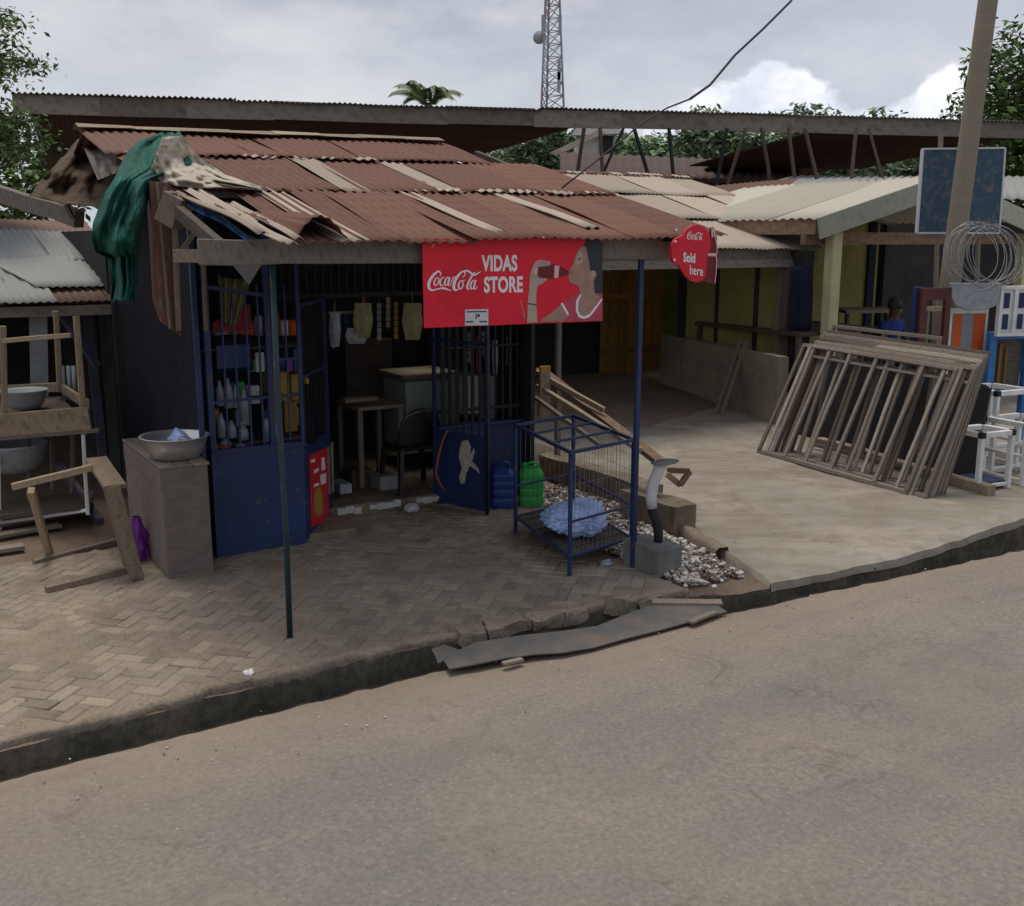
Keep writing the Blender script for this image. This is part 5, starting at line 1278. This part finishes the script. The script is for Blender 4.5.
mb=MB(); mb.lbox(s_-.1,12.85,6.2,6.3,.1,3.0); mb.build('wall',M['yellow'],gb); mb=MB(); mb.lbox(s_-.22,s_-.1,dg+.35,4.08,.1,2.36); mb.build('side_panel',M['dark'],gb); mb=MB(); mb.lbox(s_-.22,s_-.1,6.0,6.2,.1,2.36); mb.build('side_panel',M['dark'],gb); mb=MB(); mb.lbox(s_-.22,s_-.1,4.08,6.0,.1,2.36); mb.build('side_wall',M['yellow'],gb)  # rear near-black panel stands in for a dark opening
for d0_,d1_ in ((4.5,4.58),(5.3,5.36)): mb=MB(); mb.lbox(s_-.235,s_-.221,d0_,d1_,.3,2.4); mb.build('dark_strip',M['dark'],gb)
mb=MB(); mb.lbox(12.9,16,6.1,6.18,.1,3.2); mb.build('dark_wall',M['dark'],gb); mb=MB(); mb.lbox(12.55,12.72,6.14,6.18,.3,2.8); mb.build('door_jamb',M['clothblue'],gb)
# cloth/shirt and table + person
mb=MB(); so_=[(852,281),(855,279),(859,281),(862,279),(866,281),(871,294),(867,296),(865,290),(866,312),(860,314),(852,312),(852,291),(849,297),(845,295)]
mb.prism([at(x,y,17.0) for x,y in so_],V(0,.04,0)); 
tb=thing('work_bench','grey work bench standing along the yellow workshop wall','bench',L(10.4,5.2,.2))
mb=MB(); zt=H(309,15.6); a=at(842,309,15.5);b=at(905,309,15.5); mb.prism([V(a.x,15.3,zt),V(b.x,15.6,zt),V(b.x,16.2,zt),V(a.x,16.0,zt)],-Z*.05); mb.build('bench_top',M['wood'],tb)
for x,y in ((a.x+.05,15.4),(b.x-.05,15.65),(b.x-.05,16.1),(a.x+.05,15.9)): m_=MB(); m_.bar(V(x,y,.2),V(x,y,zt-.05),.05,.05); m_.build('leg',M['wooddark'],tb)
# seated person
Pp=at(889,340,14.6); hz=H(297,14.6); px_,py_=Pp.x,14.6; seat=hz-.86; 
person=None
def skin(name,nodes,edges,mat,parent,org,sub=2):
    me=bpy.data.meshes.new(name); me.from_pydata([n_[0]-org for n_ in nodes],edges,[]); o=bpy.data.objects.new(name,me); sc.collection.objects.link(o)
    if parent: o.parent=parent
    else: o.location=org
    m_=o.modifiers.new('sk','SKIN'); 
    for sv,n_ in zip(me.skin_vertices[0].data,nodes): sv.radius=n_[1] if isinstance(n_[1],tuple) else (n_[1],n_[1])
    me.skin_vertices[0].data[0].use_root=True
    m_.use_smooth_shade=True; s_=o.modifiers.new('ss','SUBSURF'); s_.levels=sub; s_.render_levels=sub; me.materials.append(M[mat]); return o
c=V(px_,py_,seat); fx=V(.55,-.83,0).normalized(); sx=V(.83,.55,0)   # faces towards the road, head bent
def pp(a,b,z): return c+sx*a+fx*b+Z*z
nodes=[(pp(0,0,.08),.13),(pp(0,0,.3),.12),(pp(0,.02,.48),(.12,.15)),(pp(0,.04,.58),.055),(pp(0,.06,.66),.075),(pp(0,.065,.76),.088),
 (pp(.17,.03,.5),.055),(pp(.23,.1,.28),.042),(pp(.14,.3,.2),.032),(pp(-.17,.03,.5),.055),(pp(-.23,.1,.28),.042),(pp(-.14,.3,.2),.032),
 (pp(.1,.08,.02),.08),(pp(.13,.45,.04),.065),(pp(.13,.46,-.38),.045),(pp(.13,.56,-.43),.035),(pp(-.1,.08,.02),.08),(pp(-.13,.45,.04),.065),(pp(-.13,.46,-.38),.045),(pp(-.13,.56,-.43),.035),
 (pp(.1,.38,.19),.025),(pp(-.1,.38,.19),.025)]
ed=[(0,1),(1,2),(2,3),(3,4),(4,5),(2,6),(6,7),(7,8),(2,9),(9,10),(10,11),(0,12),(12,13),(13,14),(14,15),(0,16),(16,17),(17,18),(18,19),(8,20),(11,21)]
person=skin('person',nodes,ed,'skinp',None,pp(0,0,-.45)); tag(person,'person in a royal blue shirt seated in the shade beneath the gable roof','person')
og=person.location
sh_=skin('shirt',[(pp(0,0,.05),(.15,.14)),(pp(0,0,.28),(.14,.135)),(pp(0,.02,.48),(.14,.165)),(pp(0,.03,.55),.07),(pp(.17,.03,.5),.07),(pp(.215,.07,.36),.06),(pp(-.17,.03,.5),.07),(pp(-.215,.07,.36),.06)],[(0,1),(1,2),(2,3),(2,4),(4,5),(2,6),(6,7)],'shirtp',person,og)
skin('trousers',[(pp(0,0,.04),.145),(pp(.1,.1,.02),.092),(pp(.13,.45,.04),.076),(pp(.13,.46,-.34),.06),(pp(-.1,.1,.02),.092),(pp(-.13,.45,.04),.076),(pp(-.13,.46,-.34),.06)],[(0,1),(1,2),(2,3),(0,4),(4,5),(5,6)],'trouser',person,og)
mb=MB(); hc=pp(0,.05,.76); 
mb.lathe([(.001,.105),(.05,.095),(.085,.055),(.098,.0),(.09,-.05)],hc,18); mb.build('hair',M['black'],person)
mb=MB()
for a in (-.035,.035): mb.lathe([(.001,-.006),(.01,0),(.001,.006)],hc+sx*a+fx*.098-Z*.0,8)
mb.lathe([(.001,-.02),(.016,-.014),(.008,.03)],hc+fx*.108-Z*.04,8); mb.build('face',M['skinp'],person)
st2=thing('stool','dark wooden stool under the person in the blue shirt','stool',pp(0,0,-.45)); mb=MB(); mb.box(pp(0,0,-.05),sx*.18,fx*.16,Z*.02); mb.build('seat',M['wooddark'],st2)
for a in (-.14,.14):
    for b in (-.12,.12): m_=MB(); m_.bar(pp(a,b,-.07),pp(a,b,-.45 if seat<1 else .2-seat),.035,.035); m_.build('leg',M['wooddark'],st2)
# roof further back, behind the gable
rr=thing('back_roof_building','building behind the gable workshop with pale ribbed roof sheets','building',L(13,12,.2))
mb=MB(); q=[at(722,197,19),at(1060,200,19),at(1040,176,24),at(795,176,24)]
mb.corr(q[0],q[1],q[2],q[3],pitch=.2,amp=.015,rust=-.05,nl=4); mb.build('roof',M['roofgrey'],rr,solid=.004)
mb=MB(); mb.corr(at(690,197,18.5),at(760,205,18.5),at(800,178,21),at(712,186,21),rust=1.0,nl=3); mb.build('rust_patch',M['roof'],rr,solid=.004)
mb=MB(); mb.prism([V(at(725,200,19.3).x,19.5,.0),V(at(1060,200,19.3).x,19.5,.0),V(at(1060,200,19.3).x,19.5,3.1),V(at(725,200,19.3).x,19.5,3.1)],V(0,.15,0)); mb.build('wall',M['dark'],rr)
# small rust roofs right of the shop roof tops
# ================================================================ BIG MARKET SHED
sd=thing('market_shed','long open market shed with sooty fascia and sagging corrugated roof behind all the shops','shed',at(500,300,22.5).xy.to_3d())
A_=at(12,94,20.0); B_=at(1060,124,25.3); Bz=(A_.z+B_.z)/2; 
def SF(u,o=0,zz=0,back=0): 
    P=A_.lerp(B_,u); ax=(B_-A_); ax.z=0; ax.normalize(); n2=V(-ax.y,ax.x,0); return P+Z*zz+n2*back
def ux(x): return (x-12)/1048.0   # approx
def uof(x):
    lo,hi=-.2,1.2
    for _ in range(40):
        m_=(lo+hi)/2; P=SF(m_); xx=512+F*P.x/(P.y*cP-(P.z-CH)*(-sP)*-1) if False else 512+F*P.x/(P.y*cP+(CH-P.z)*sP)
        if xx<x: lo=m_
        else: hi=m_
    return lo
mb=MB()
u0=0
segs=[(0,uof(236),.0),(uof(234),uof(540),-.035),(uof(538),uof(690),-.0),(uof(688),uof(1056),.0)]
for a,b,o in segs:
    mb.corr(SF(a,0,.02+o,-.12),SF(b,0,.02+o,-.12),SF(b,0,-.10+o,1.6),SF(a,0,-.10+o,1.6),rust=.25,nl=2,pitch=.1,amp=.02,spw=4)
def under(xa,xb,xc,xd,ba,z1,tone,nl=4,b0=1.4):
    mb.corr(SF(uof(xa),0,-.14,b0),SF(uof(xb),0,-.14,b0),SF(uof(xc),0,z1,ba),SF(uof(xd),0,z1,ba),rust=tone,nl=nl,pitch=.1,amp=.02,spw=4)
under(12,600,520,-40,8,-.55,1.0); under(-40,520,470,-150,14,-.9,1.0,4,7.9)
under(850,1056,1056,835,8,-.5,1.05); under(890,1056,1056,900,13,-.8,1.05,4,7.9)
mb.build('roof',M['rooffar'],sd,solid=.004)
mb=MB()
for i in range(12):
    a=uof(lerp(12,1056,i/12));b=uof(lerp(12,1056,(i+1)/12)); mb.bar(SF(a,0,-.17+R.uniform(-.012,.012)),SF(b,0,-.17+R.uniform(-.012,.012)),.05,.34)
mb.build('fascia_board',M['fascia'],sd)
def xpt(x,y,Y): return at(x,y,Y)
for (x0,y0,x1,y1) in ((600,150,603,185),(623,128,598,182),(634,132,650,182),(669,128,674,185),(727,130,716,186),(745,131,727,186),(788,150,796,186),(762,165,770,186),(805,130,812,160),(856,128,852,172),(868,135,880,170),(584,132,578,170),(695,95,695,100)):
    if y1<110: continue
    Y_=21.8+(x0-500)/250; m_=MB(); top=xpt(x0,min(y0,128),Y_+.15); bot=xpt(x1,y1,Y_+.1); dr_=(bot-top).normalized(); end=top+dr_*((top.z-.0)/max(.2,-dr_.z)); m_.bar(top,end,.055,.055,n=6,j=.02); m_.build('post',M['black' if x0 in (623,634,669,727) else 'wooddark'],sd)
# bright drooping sheets in the left bay
mb=MB(); mb.corr(at(549,153,22.3),at(556,156,22.3),at(606,133,22.6),at(600,129,22.6),rust=-.2,amp=.006,nl=4)
mb.build('drooping_sheet',M['roof'],sd,solid=.004)
# rear market roofs seen between
rb=thing('far_market_roofs','far low building with faded brown roof seen through the market shed','building',at(680,300,34).xy.to_3d())
mb=MB(); mb.corr(at(560,180,30),at(800,178,33),at(800,163,40),at(560,152,38),rust=.9,pitch=.3,amp=.03,nl=3,spw=4); mb.build('roof',M['rooffar'],rb,solid=.01)
a=at(560,182,30.2);b=at(800,180,33.2); mb=MB(); mb.prism([V(a.x,a.y,0),V(b.x,b.y,0),V(b.x,b.y,b.z-.05),V(a.x,a.y,a.z-.05)],V(0,.2,0)); mb.build('wall',M['dark'],rb)
hs=thing('far_house','small pale house wall with a dark window behind the market shed','house',at(605,300,46).xy.to_3d())
a=at(578,138,46);b=at(615,136,46); mb=MB(); mb.box(V((a.x+b.x)/2,47.5,a.z/2),V((b.x-a.x)/2,0,0),V(0,1.5,0),V(0,0,a.z/2)); mb.build('wall',M['house'],hs)
mb=MB(); mb.box(V(at(606,145,46).x,45.98,at(606,147,46).z),V(.28,0,0),V(0,.03,0),V(0,0,.45)); mb.build('window',M['dark'],hs)
mb=MB(); mb.prism([V(a.x-.3,45.6,a.z+.02),V(b.x+.3,45.6,b.z+.02),V(b.x+.1,47.5,b.z+.7),V(a.x+.1,47.5,a.z+.7)],Z*.05); mb.build('roof',M['rooffar'],hs)
# ================================================================ TREES
def leaves(mb,c,rad,n,size,rr,flat=.7,clump=9):
    cl=[]
    for _ in range(clump):
        d=V(rr.gauss(0,1),rr.gauss(0,1),rr.gauss(0,1)).normalized(); cl.append((c+V(d.x*rad.x,d.y*rad.y,d.z*rad.z)*rr.uniform(.35,.85),rr.uniform(.28,.5)))
    for i in range(n):
        q,kk=cl[i%len(cl)]; d=V(rr.gauss(0,1),rr.gauss(0,1),rr.gauss(0,1)).normalized()*(rr.random()**.4)
        p=q+V(d.x*rad.x,d.y*rad.y,d.z*rad.z)*kk
        ax=V(rr.gauss(0,1),rr.gauss(0,1),rr.gauss(0,.5)).normalized(); ay=ax.cross(V(rr.gauss(0,.5),rr.gauss(0,.5),1)).normalized(); s=size*rr.uniform(.6,1.3)
        b=len(mb.v); mb.v+=[p-ax*s,p+ay*s*.45,p+ax*s,p-ay*s*.45]; mb.tone=(0,rr.random()); mb.face([b,b+1,b+2,b+3])
def tree(name,label,base,h,rad,cz,n,size,mat,seed,group=None,clump=12,cat='tree'):
    rr=random.Random(seed); t=thing(name,label,cat,base,group); c=base+Z*cz
    m_=MB(); m_.tube([base,base+V(rr.gauss(0,.1),0,cz*.5),c],[max(.05,h*.022),h*.016,h*.008],8)
    for _ in range(6):
        d=V(rr.gauss(0,1),rr.gauss(0,1),rr.uniform(.2,1)).normalized(); s_=base+Z*cz*rr.uniform(.5,.9); m_.tube([s_,s_+V(d.x*rad.x,d.y*rad.y,d.z*rad.z)*.45,s_+V(d.x*rad.x,d.y*rad.y,d.z*rad.z*1.1)*.85],[h*.008,h*.005,h*.002],6)
    m_.build('trunk',M['bark'],t); m_=MB(); leaves(m_,c,rad,n,size,rr,clump=clump); m_.build('crown',M[mat],t); return t
def gp(x,Y): q=at(x,240,Y); return V(q.x,Y,0)
GT='trees beyond the market shed'
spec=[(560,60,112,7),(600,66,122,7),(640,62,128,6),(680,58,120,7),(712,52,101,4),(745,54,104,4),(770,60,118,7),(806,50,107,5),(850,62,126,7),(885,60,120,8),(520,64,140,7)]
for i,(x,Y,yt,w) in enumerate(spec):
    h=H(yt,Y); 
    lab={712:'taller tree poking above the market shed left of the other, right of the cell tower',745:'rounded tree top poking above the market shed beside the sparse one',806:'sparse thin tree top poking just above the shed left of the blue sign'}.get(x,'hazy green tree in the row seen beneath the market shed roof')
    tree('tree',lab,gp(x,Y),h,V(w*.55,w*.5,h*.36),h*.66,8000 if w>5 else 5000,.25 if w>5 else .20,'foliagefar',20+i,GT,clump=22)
# big tree at right
tree('tree','large dense green tree rising above the shed behind the utility pole',gp(1050,34),H(12,34),V(3.5,3.2,3.6),H(12,34)-3.4,24000,.14,'foliage',77,clump=60)
tree('bush','low green bush under the left end of the market shed',gp(22,26),4.2,V(2.8,1.6,1.5),3.2,3500,.13,'foliage2',78,clump=22,cat='bush')
tree('bush','weedy shrubs growing between the shop roofs, under the shed',gp(690,27),3.3,V(2.6,1.0,.5),3.45,900,.10,'foliage2',79,clump=14,cat='bush')
# near branch at upper left, feathery leaves
rr=random.Random(5); lt=thing('leafy_tree','near tree with drooping feathery branches at the left edge of the photograph','tree',V(-8.4,13.0,0))
m_=MB(); tk=V(-8.4,13.0,0); m_.tube([tk,tk+V(.1,0,2.5),tk+V(.3,0,4.8),tk+V(.2,0,6.8)],[.2,.17,.12,.05],10)
tips0=[(8,10,-2),(20,14,0),(48,62,0),(30,48,1),(46,66,0),(10,78,0),(44,128,0),(30,140,0),(36,98,0),(5,120,1),(2,40,0),(-20,20,0),(-30,100,0),(-10,160,0),(14,100,0),(38,118,0),(26,134,0),(12,60,0),(12,142,0),(4,132,0),(20,120,0),(6,104,0),(0,90,0),(-8,118,0),(8,150,0)]
fl=MB()
tips0=[t_ for t_ in tips0 if not(86<t_[1]<116 and t_[0]>12)]+[(rr.uniform(-40,40),rr.uniform(116,150),0) for _ in range(60)]+[(rr.uniform(-60,16),rr.uniform(5,30),0) for _ in range(12)]+[(rr.uniform(-60,42),rr.uniform(52,72),0) for _ in range(16)]+[(rr.uniform(-60,-8),rr.uniform(0,150),0) for _ in range(40)]
for (x,y,_) in tips0:
    Y_=12.6+rr.uniform(-.7,.9); e=at(x,y,Y_); s_=tk+V(.1,0,min(6.4,max(2.8,e.z+.1))); mid_=s_.lerp(e,.6)+Z*.12; m_.tube([s_,mid_,e],[.022,.010,.004],5)
    for j in range(7):
        q=s_.lerp(e,.55+j/14)+V(rr.gauss(0,.05),rr.gauss(0,.05),rr.gauss(0,.05))
        for k_ in range(26):
            p=q+V(rr.gauss(0,.11),rr.gauss(0,.11),rr.gauss(0,.06)-.03); ax=V(rr.gauss(0,1),rr.gauss(0,.6),rr.gauss(0,.5)-.5).normalized(); ay=ax.cross(V(rr.gauss(0,.6),rr.gauss(0,.6),1)).normalized(); sz=rr.uniform(.05,.10)
            bb=len(fl.v); fl.v+=[p,p+ax*sz*.5+ay*sz*.22,p+ax*sz,p+ax*sz*.5-ay*sz*.22]; fl.tone=(0,rr.random()); fl.face([bb,bb+1,bb+2,bb+3])
m_.build('trunk',M['bark'],lt); fl.build('crown',M['foliage'],lt)
# palm
pm=thing('palm_tree','palm top showing above the market shed left of the cell tower','palm',gp(425,34)); c=at(428,103,34)
m_=MB(); m_.tube([V(c.x,34,0),V(c.x+.2,34,c.z*.6),c],[.2,.16,.12],10); m_.build('trunk',M['bark'],pm)
m_=MB(); rr=random.Random(8)
for (tx,ty) in ((392,92),(398,84),(410,80),(418,84),(436,86),(446,88),(460,92),(452,96),(404,100),(425,92)):
    e=at(tx,ty,34+rr.uniform(-.8,.8)); pk_=(c+e)/2+Z*.45
    for j in range(22):
        t=j/21; p=c*(1-t)**2+pk_*2*t*(1-t)+e*t*t; t2=t+.03; p2_=c*(1-t2)**2+pk_*2*t2*(1-t2)+e*t2*t2; dr_=(p2_-p).normalized()
        for sg_ in (-1,1):
            a=(dr_.cross(Z).normalized()*sg_*.7+dr_*.6-Z*.55).normalized()*.42*(1-.6*abs(t-.4)); b=len(m_.v); m_.v+=[p,p+a*.5+dr_*.03,p+a,p+a*.5-dr_*.03]; m_.face([b,b+1,b+2,b+3])
m_.build('fronds',M['frond'],pm)
# ================================================================ CELL TOWER
Yt=95; tw=thing('cell_tower','tall red and white lattice cell tower on the skyline','tower',gp(551,Yt)); zb=0; zt=H(-60,Yt); cx_=at(551,50,Yt).x
def tr(z): 
    y=z; zl=H(105,Yt); zh=H(0,Yt); return max(.45,lerp(1.15,.72,(z-zl)/(zh-zl)))
legs=[90,210,330]
def tpnt(i,z): a=math.radians(legs[i%3]+15); r=tr(z); return V(cx_+r*math.cos(a),Yt+r*math.sin(a),z)
for seg,mat in enumerate(('towerred','towerwhite')):
    m_=MB(); z=0; n_=0
    while z<zt:
        z2=z+1.05
        if (int(z/5)%2)==seg:
            for i in range(3):
                m_.bar(tpnt(i,z),tpnt(i,z2),.13,.13); m_.bar(tpnt(i,z),tpnt(i+1,z2),.06,.06); m_.bar(tpnt(i+1,z),tpnt(i,z2),.06,.06); m_.bar(tpnt(i,z2),tpnt(i+1,z2),.06,.06)
        z=z2
    m_.build('lattice',M[mat],tw)
m_=MB(); c=at(540,38,Yt); m_.lathe([(0,0),(.5,.05),(.55,.25),(0,.3)],c,16,ax=V(-.3,-1,0).normalized()); m_.build('dish',M['greyp'],tw)
m_=MB()
for x,y in ((543,25),(560,25),(559,70),(559,82)): p=at(x,y,Yt-.8); m_.box(p,V(.14,0,0),V(0,.1,0),V(0,0,.8))
m_.build('antenna',M['towerwhite'],tw)
# ================================================================ CAMERA, WORLD, LIGHT
cam=bpy.data.cameras.new('camera'); co=bpy.data.objects.new('camera',cam); sc.collection.objects.link(co)
co.location=CAM; co.rotation_euler=(math.pi/2-PT,0,0); cam.lens=F/1024*36; cam.sensor_width=36; cam.clip_end=2000; cam.clip_start=.05; sc.camera=co
w=bpy.data.worlds.new('World'); sc.world=w; w.use_nodes=True; nt=w.node_tree; nt.nodes.clear()
def nn_(t,**k_):
    x=nt.nodes.new(t)
    for a,b in k_.items(): setattr(x,a,b)
    return x
lk=nt.links.new; out=nn_('ShaderNodeOutputWorld'); bg=nn_('ShaderNodeBackground'); lk(bg.outputs[0],out.inputs[0])
sky=nn_('ShaderNodeTexSky',sky_type='NISHITA'); sky.sun_disc=False; SE=math.radians(76); SA=math.radians(-20); sky.sun_elevation=SE; sky.sun_rotation=SA; sky.dust_density=2
tc=nn_('ShaderNodeTexCoord'); sep=nn_('ShaderNodeSeparateXYZ'); lk(tc.outputs['Generated'],sep.inputs[0])
def nmath(op,a,b=0.0):
    x=nn_('ShaderNodeMath',operation=op)
    for i,v in enumerate((a,b)):
        if isinstance(v,(int,float)): x.inputs[i].default_value=v
        else: lk(v,x.inputs[i])
    return x.outputs[0]
def nramp(f,st):
    x=nn_('ShaderNodeValToRGB'); e=x.color_ramp.elements
    while len(e)<len(st): e.new(.5)
    for q,(p,c) in zip(e,st): q.position=p; q.color=(*c,1) if isinstance(c,tuple) else (c,c,c,1)
    lk(f,x.inputs[0]); return x.outputs[0]
def nmix(f,a,b):
    x=nn_('ShaderNodeMix',data_type='RGBA')
    for i,v in ((0,f),(6,a),(7,b)):
        if isinstance(v,(int,float)): x.inputs[i].default_value=v
        elif isinstance(v,tuple): x.inputs[i].default_value=(*v,1)
        else: lk(v,x.inputs[i])
    return x.outputs[2]
def nnoise(sc_,loc_,s_,det=7,ro=.55,di=0):
    mp=nn_('ShaderNodeMapping'); mp.inputs['Scale'].default_value=sc_; mp.inputs['Location'].default_value=loc_; lk(tc.outputs['Generated'],mp.inputs[0])
    x=nn_('ShaderNodeTexNoise'); x.inputs['Scale'].default_value=s_; x.inputs['Detail'].default_value=det; x.inputs['Roughness'].default_value=ro; x.inputs['Distortion'].default_value=di; lk(mp.outputs[0],x.inputs['Vector']); return x.outputs['Fac']
n1=nnoise((1,1,2.6),(.3,.1,.2),2.6); n2=nnoise((1,1,2.2),(2.3,1.1,.7),6.5,8,.6)
lay=nmix(nramp(n1,[(.36,0),(.62,1)]),(2.9,3.2,3.75),(5.3,5.2,5.25))
lay=nmix(nramp(nmath('DIVIDE',sep.outputs[0],nmath('ADD',nmath('ABSOLUTE',sep.outputs[1]),.05)),[(.0,0),(.3,.5)]),lay,(3.0,3.5,4.3))      # in units of the sky texture
lay=nmix(nmath('MULTIPLY',nramp(n2,[(.42,0),(.68,1)]),.5),lay,(6.6,6.4,6.3))
el=sep.outputs[2]
# pale band low over the horizon
lay=nmix(nramp(el,[(.08,1.0),(.22,0)]),lay,nmix(.5,lay,(5.6,6.0,6.6)))
# cumulus heads low at the right of the view
az=nmath('DIVIDE',sep.outputs[0],sep.outputs[1])
prof_=nramp(az,[(.105,0),(.125,.52),(.19,.72),(.225,1),(.27,.88),(.315,.45),(.36,.55),(.40,.85),(.45,.7)])
fn=nnoise((1,1,1.2),(5,2,1),13,6,.6)
top_=nmath('ADD',nmath('ADD',nmath('MULTIPLY',prof_,.098),.062),nmath('MULTIPLY',nmath('SUBTRACT',fn,.5),.075))
cm=nramp(nmath('MULTIPLY',nmath('SUBTRACT',top_,el),12),[(.0,0),(.10,1)])
cm=nmath('MULTIPLY',cm,nramp(az,[(.108,0),(.122,1)]))
cm=nmath('MULTIPLY',cm,nramp(sep.outputs[1],[(0,0),(.1,1)]))
lay=nmix(cm,lay,nmix(nramp(nnoise((1,1,1.4),(1,7,3),20,6,.6),[(.38,0),(.62,1)]),(5.9,6.3,7.2),(8.6,8.6,8.8)))
allc=nmix(.88,sky.outputs[0],lay); lk(allc,bg.inputs[0]); bg.inputs[1].default_value=.085
sun=bpy.data.lights.new('sun','SUN'); so=bpy.data.objects.new('sun',sun); sc.collection.objects.link(so); sun.energy=1.45; sun.angle=math.radians(22); sun.color=(1,.93,.82)
dirv=V(math.sin(SA)*math.cos(SE),math.cos(SA)*math.cos(SE),math.sin(SE)); so.rotation_euler=dirv.to_track_quat('Z','Y').to_euler()
vs=sc.view_settings; vs.view_transform='Standard'; vs.look='None'; vs.exposure=.62; vs.gamma=1; vs.use_curve_mapping=False
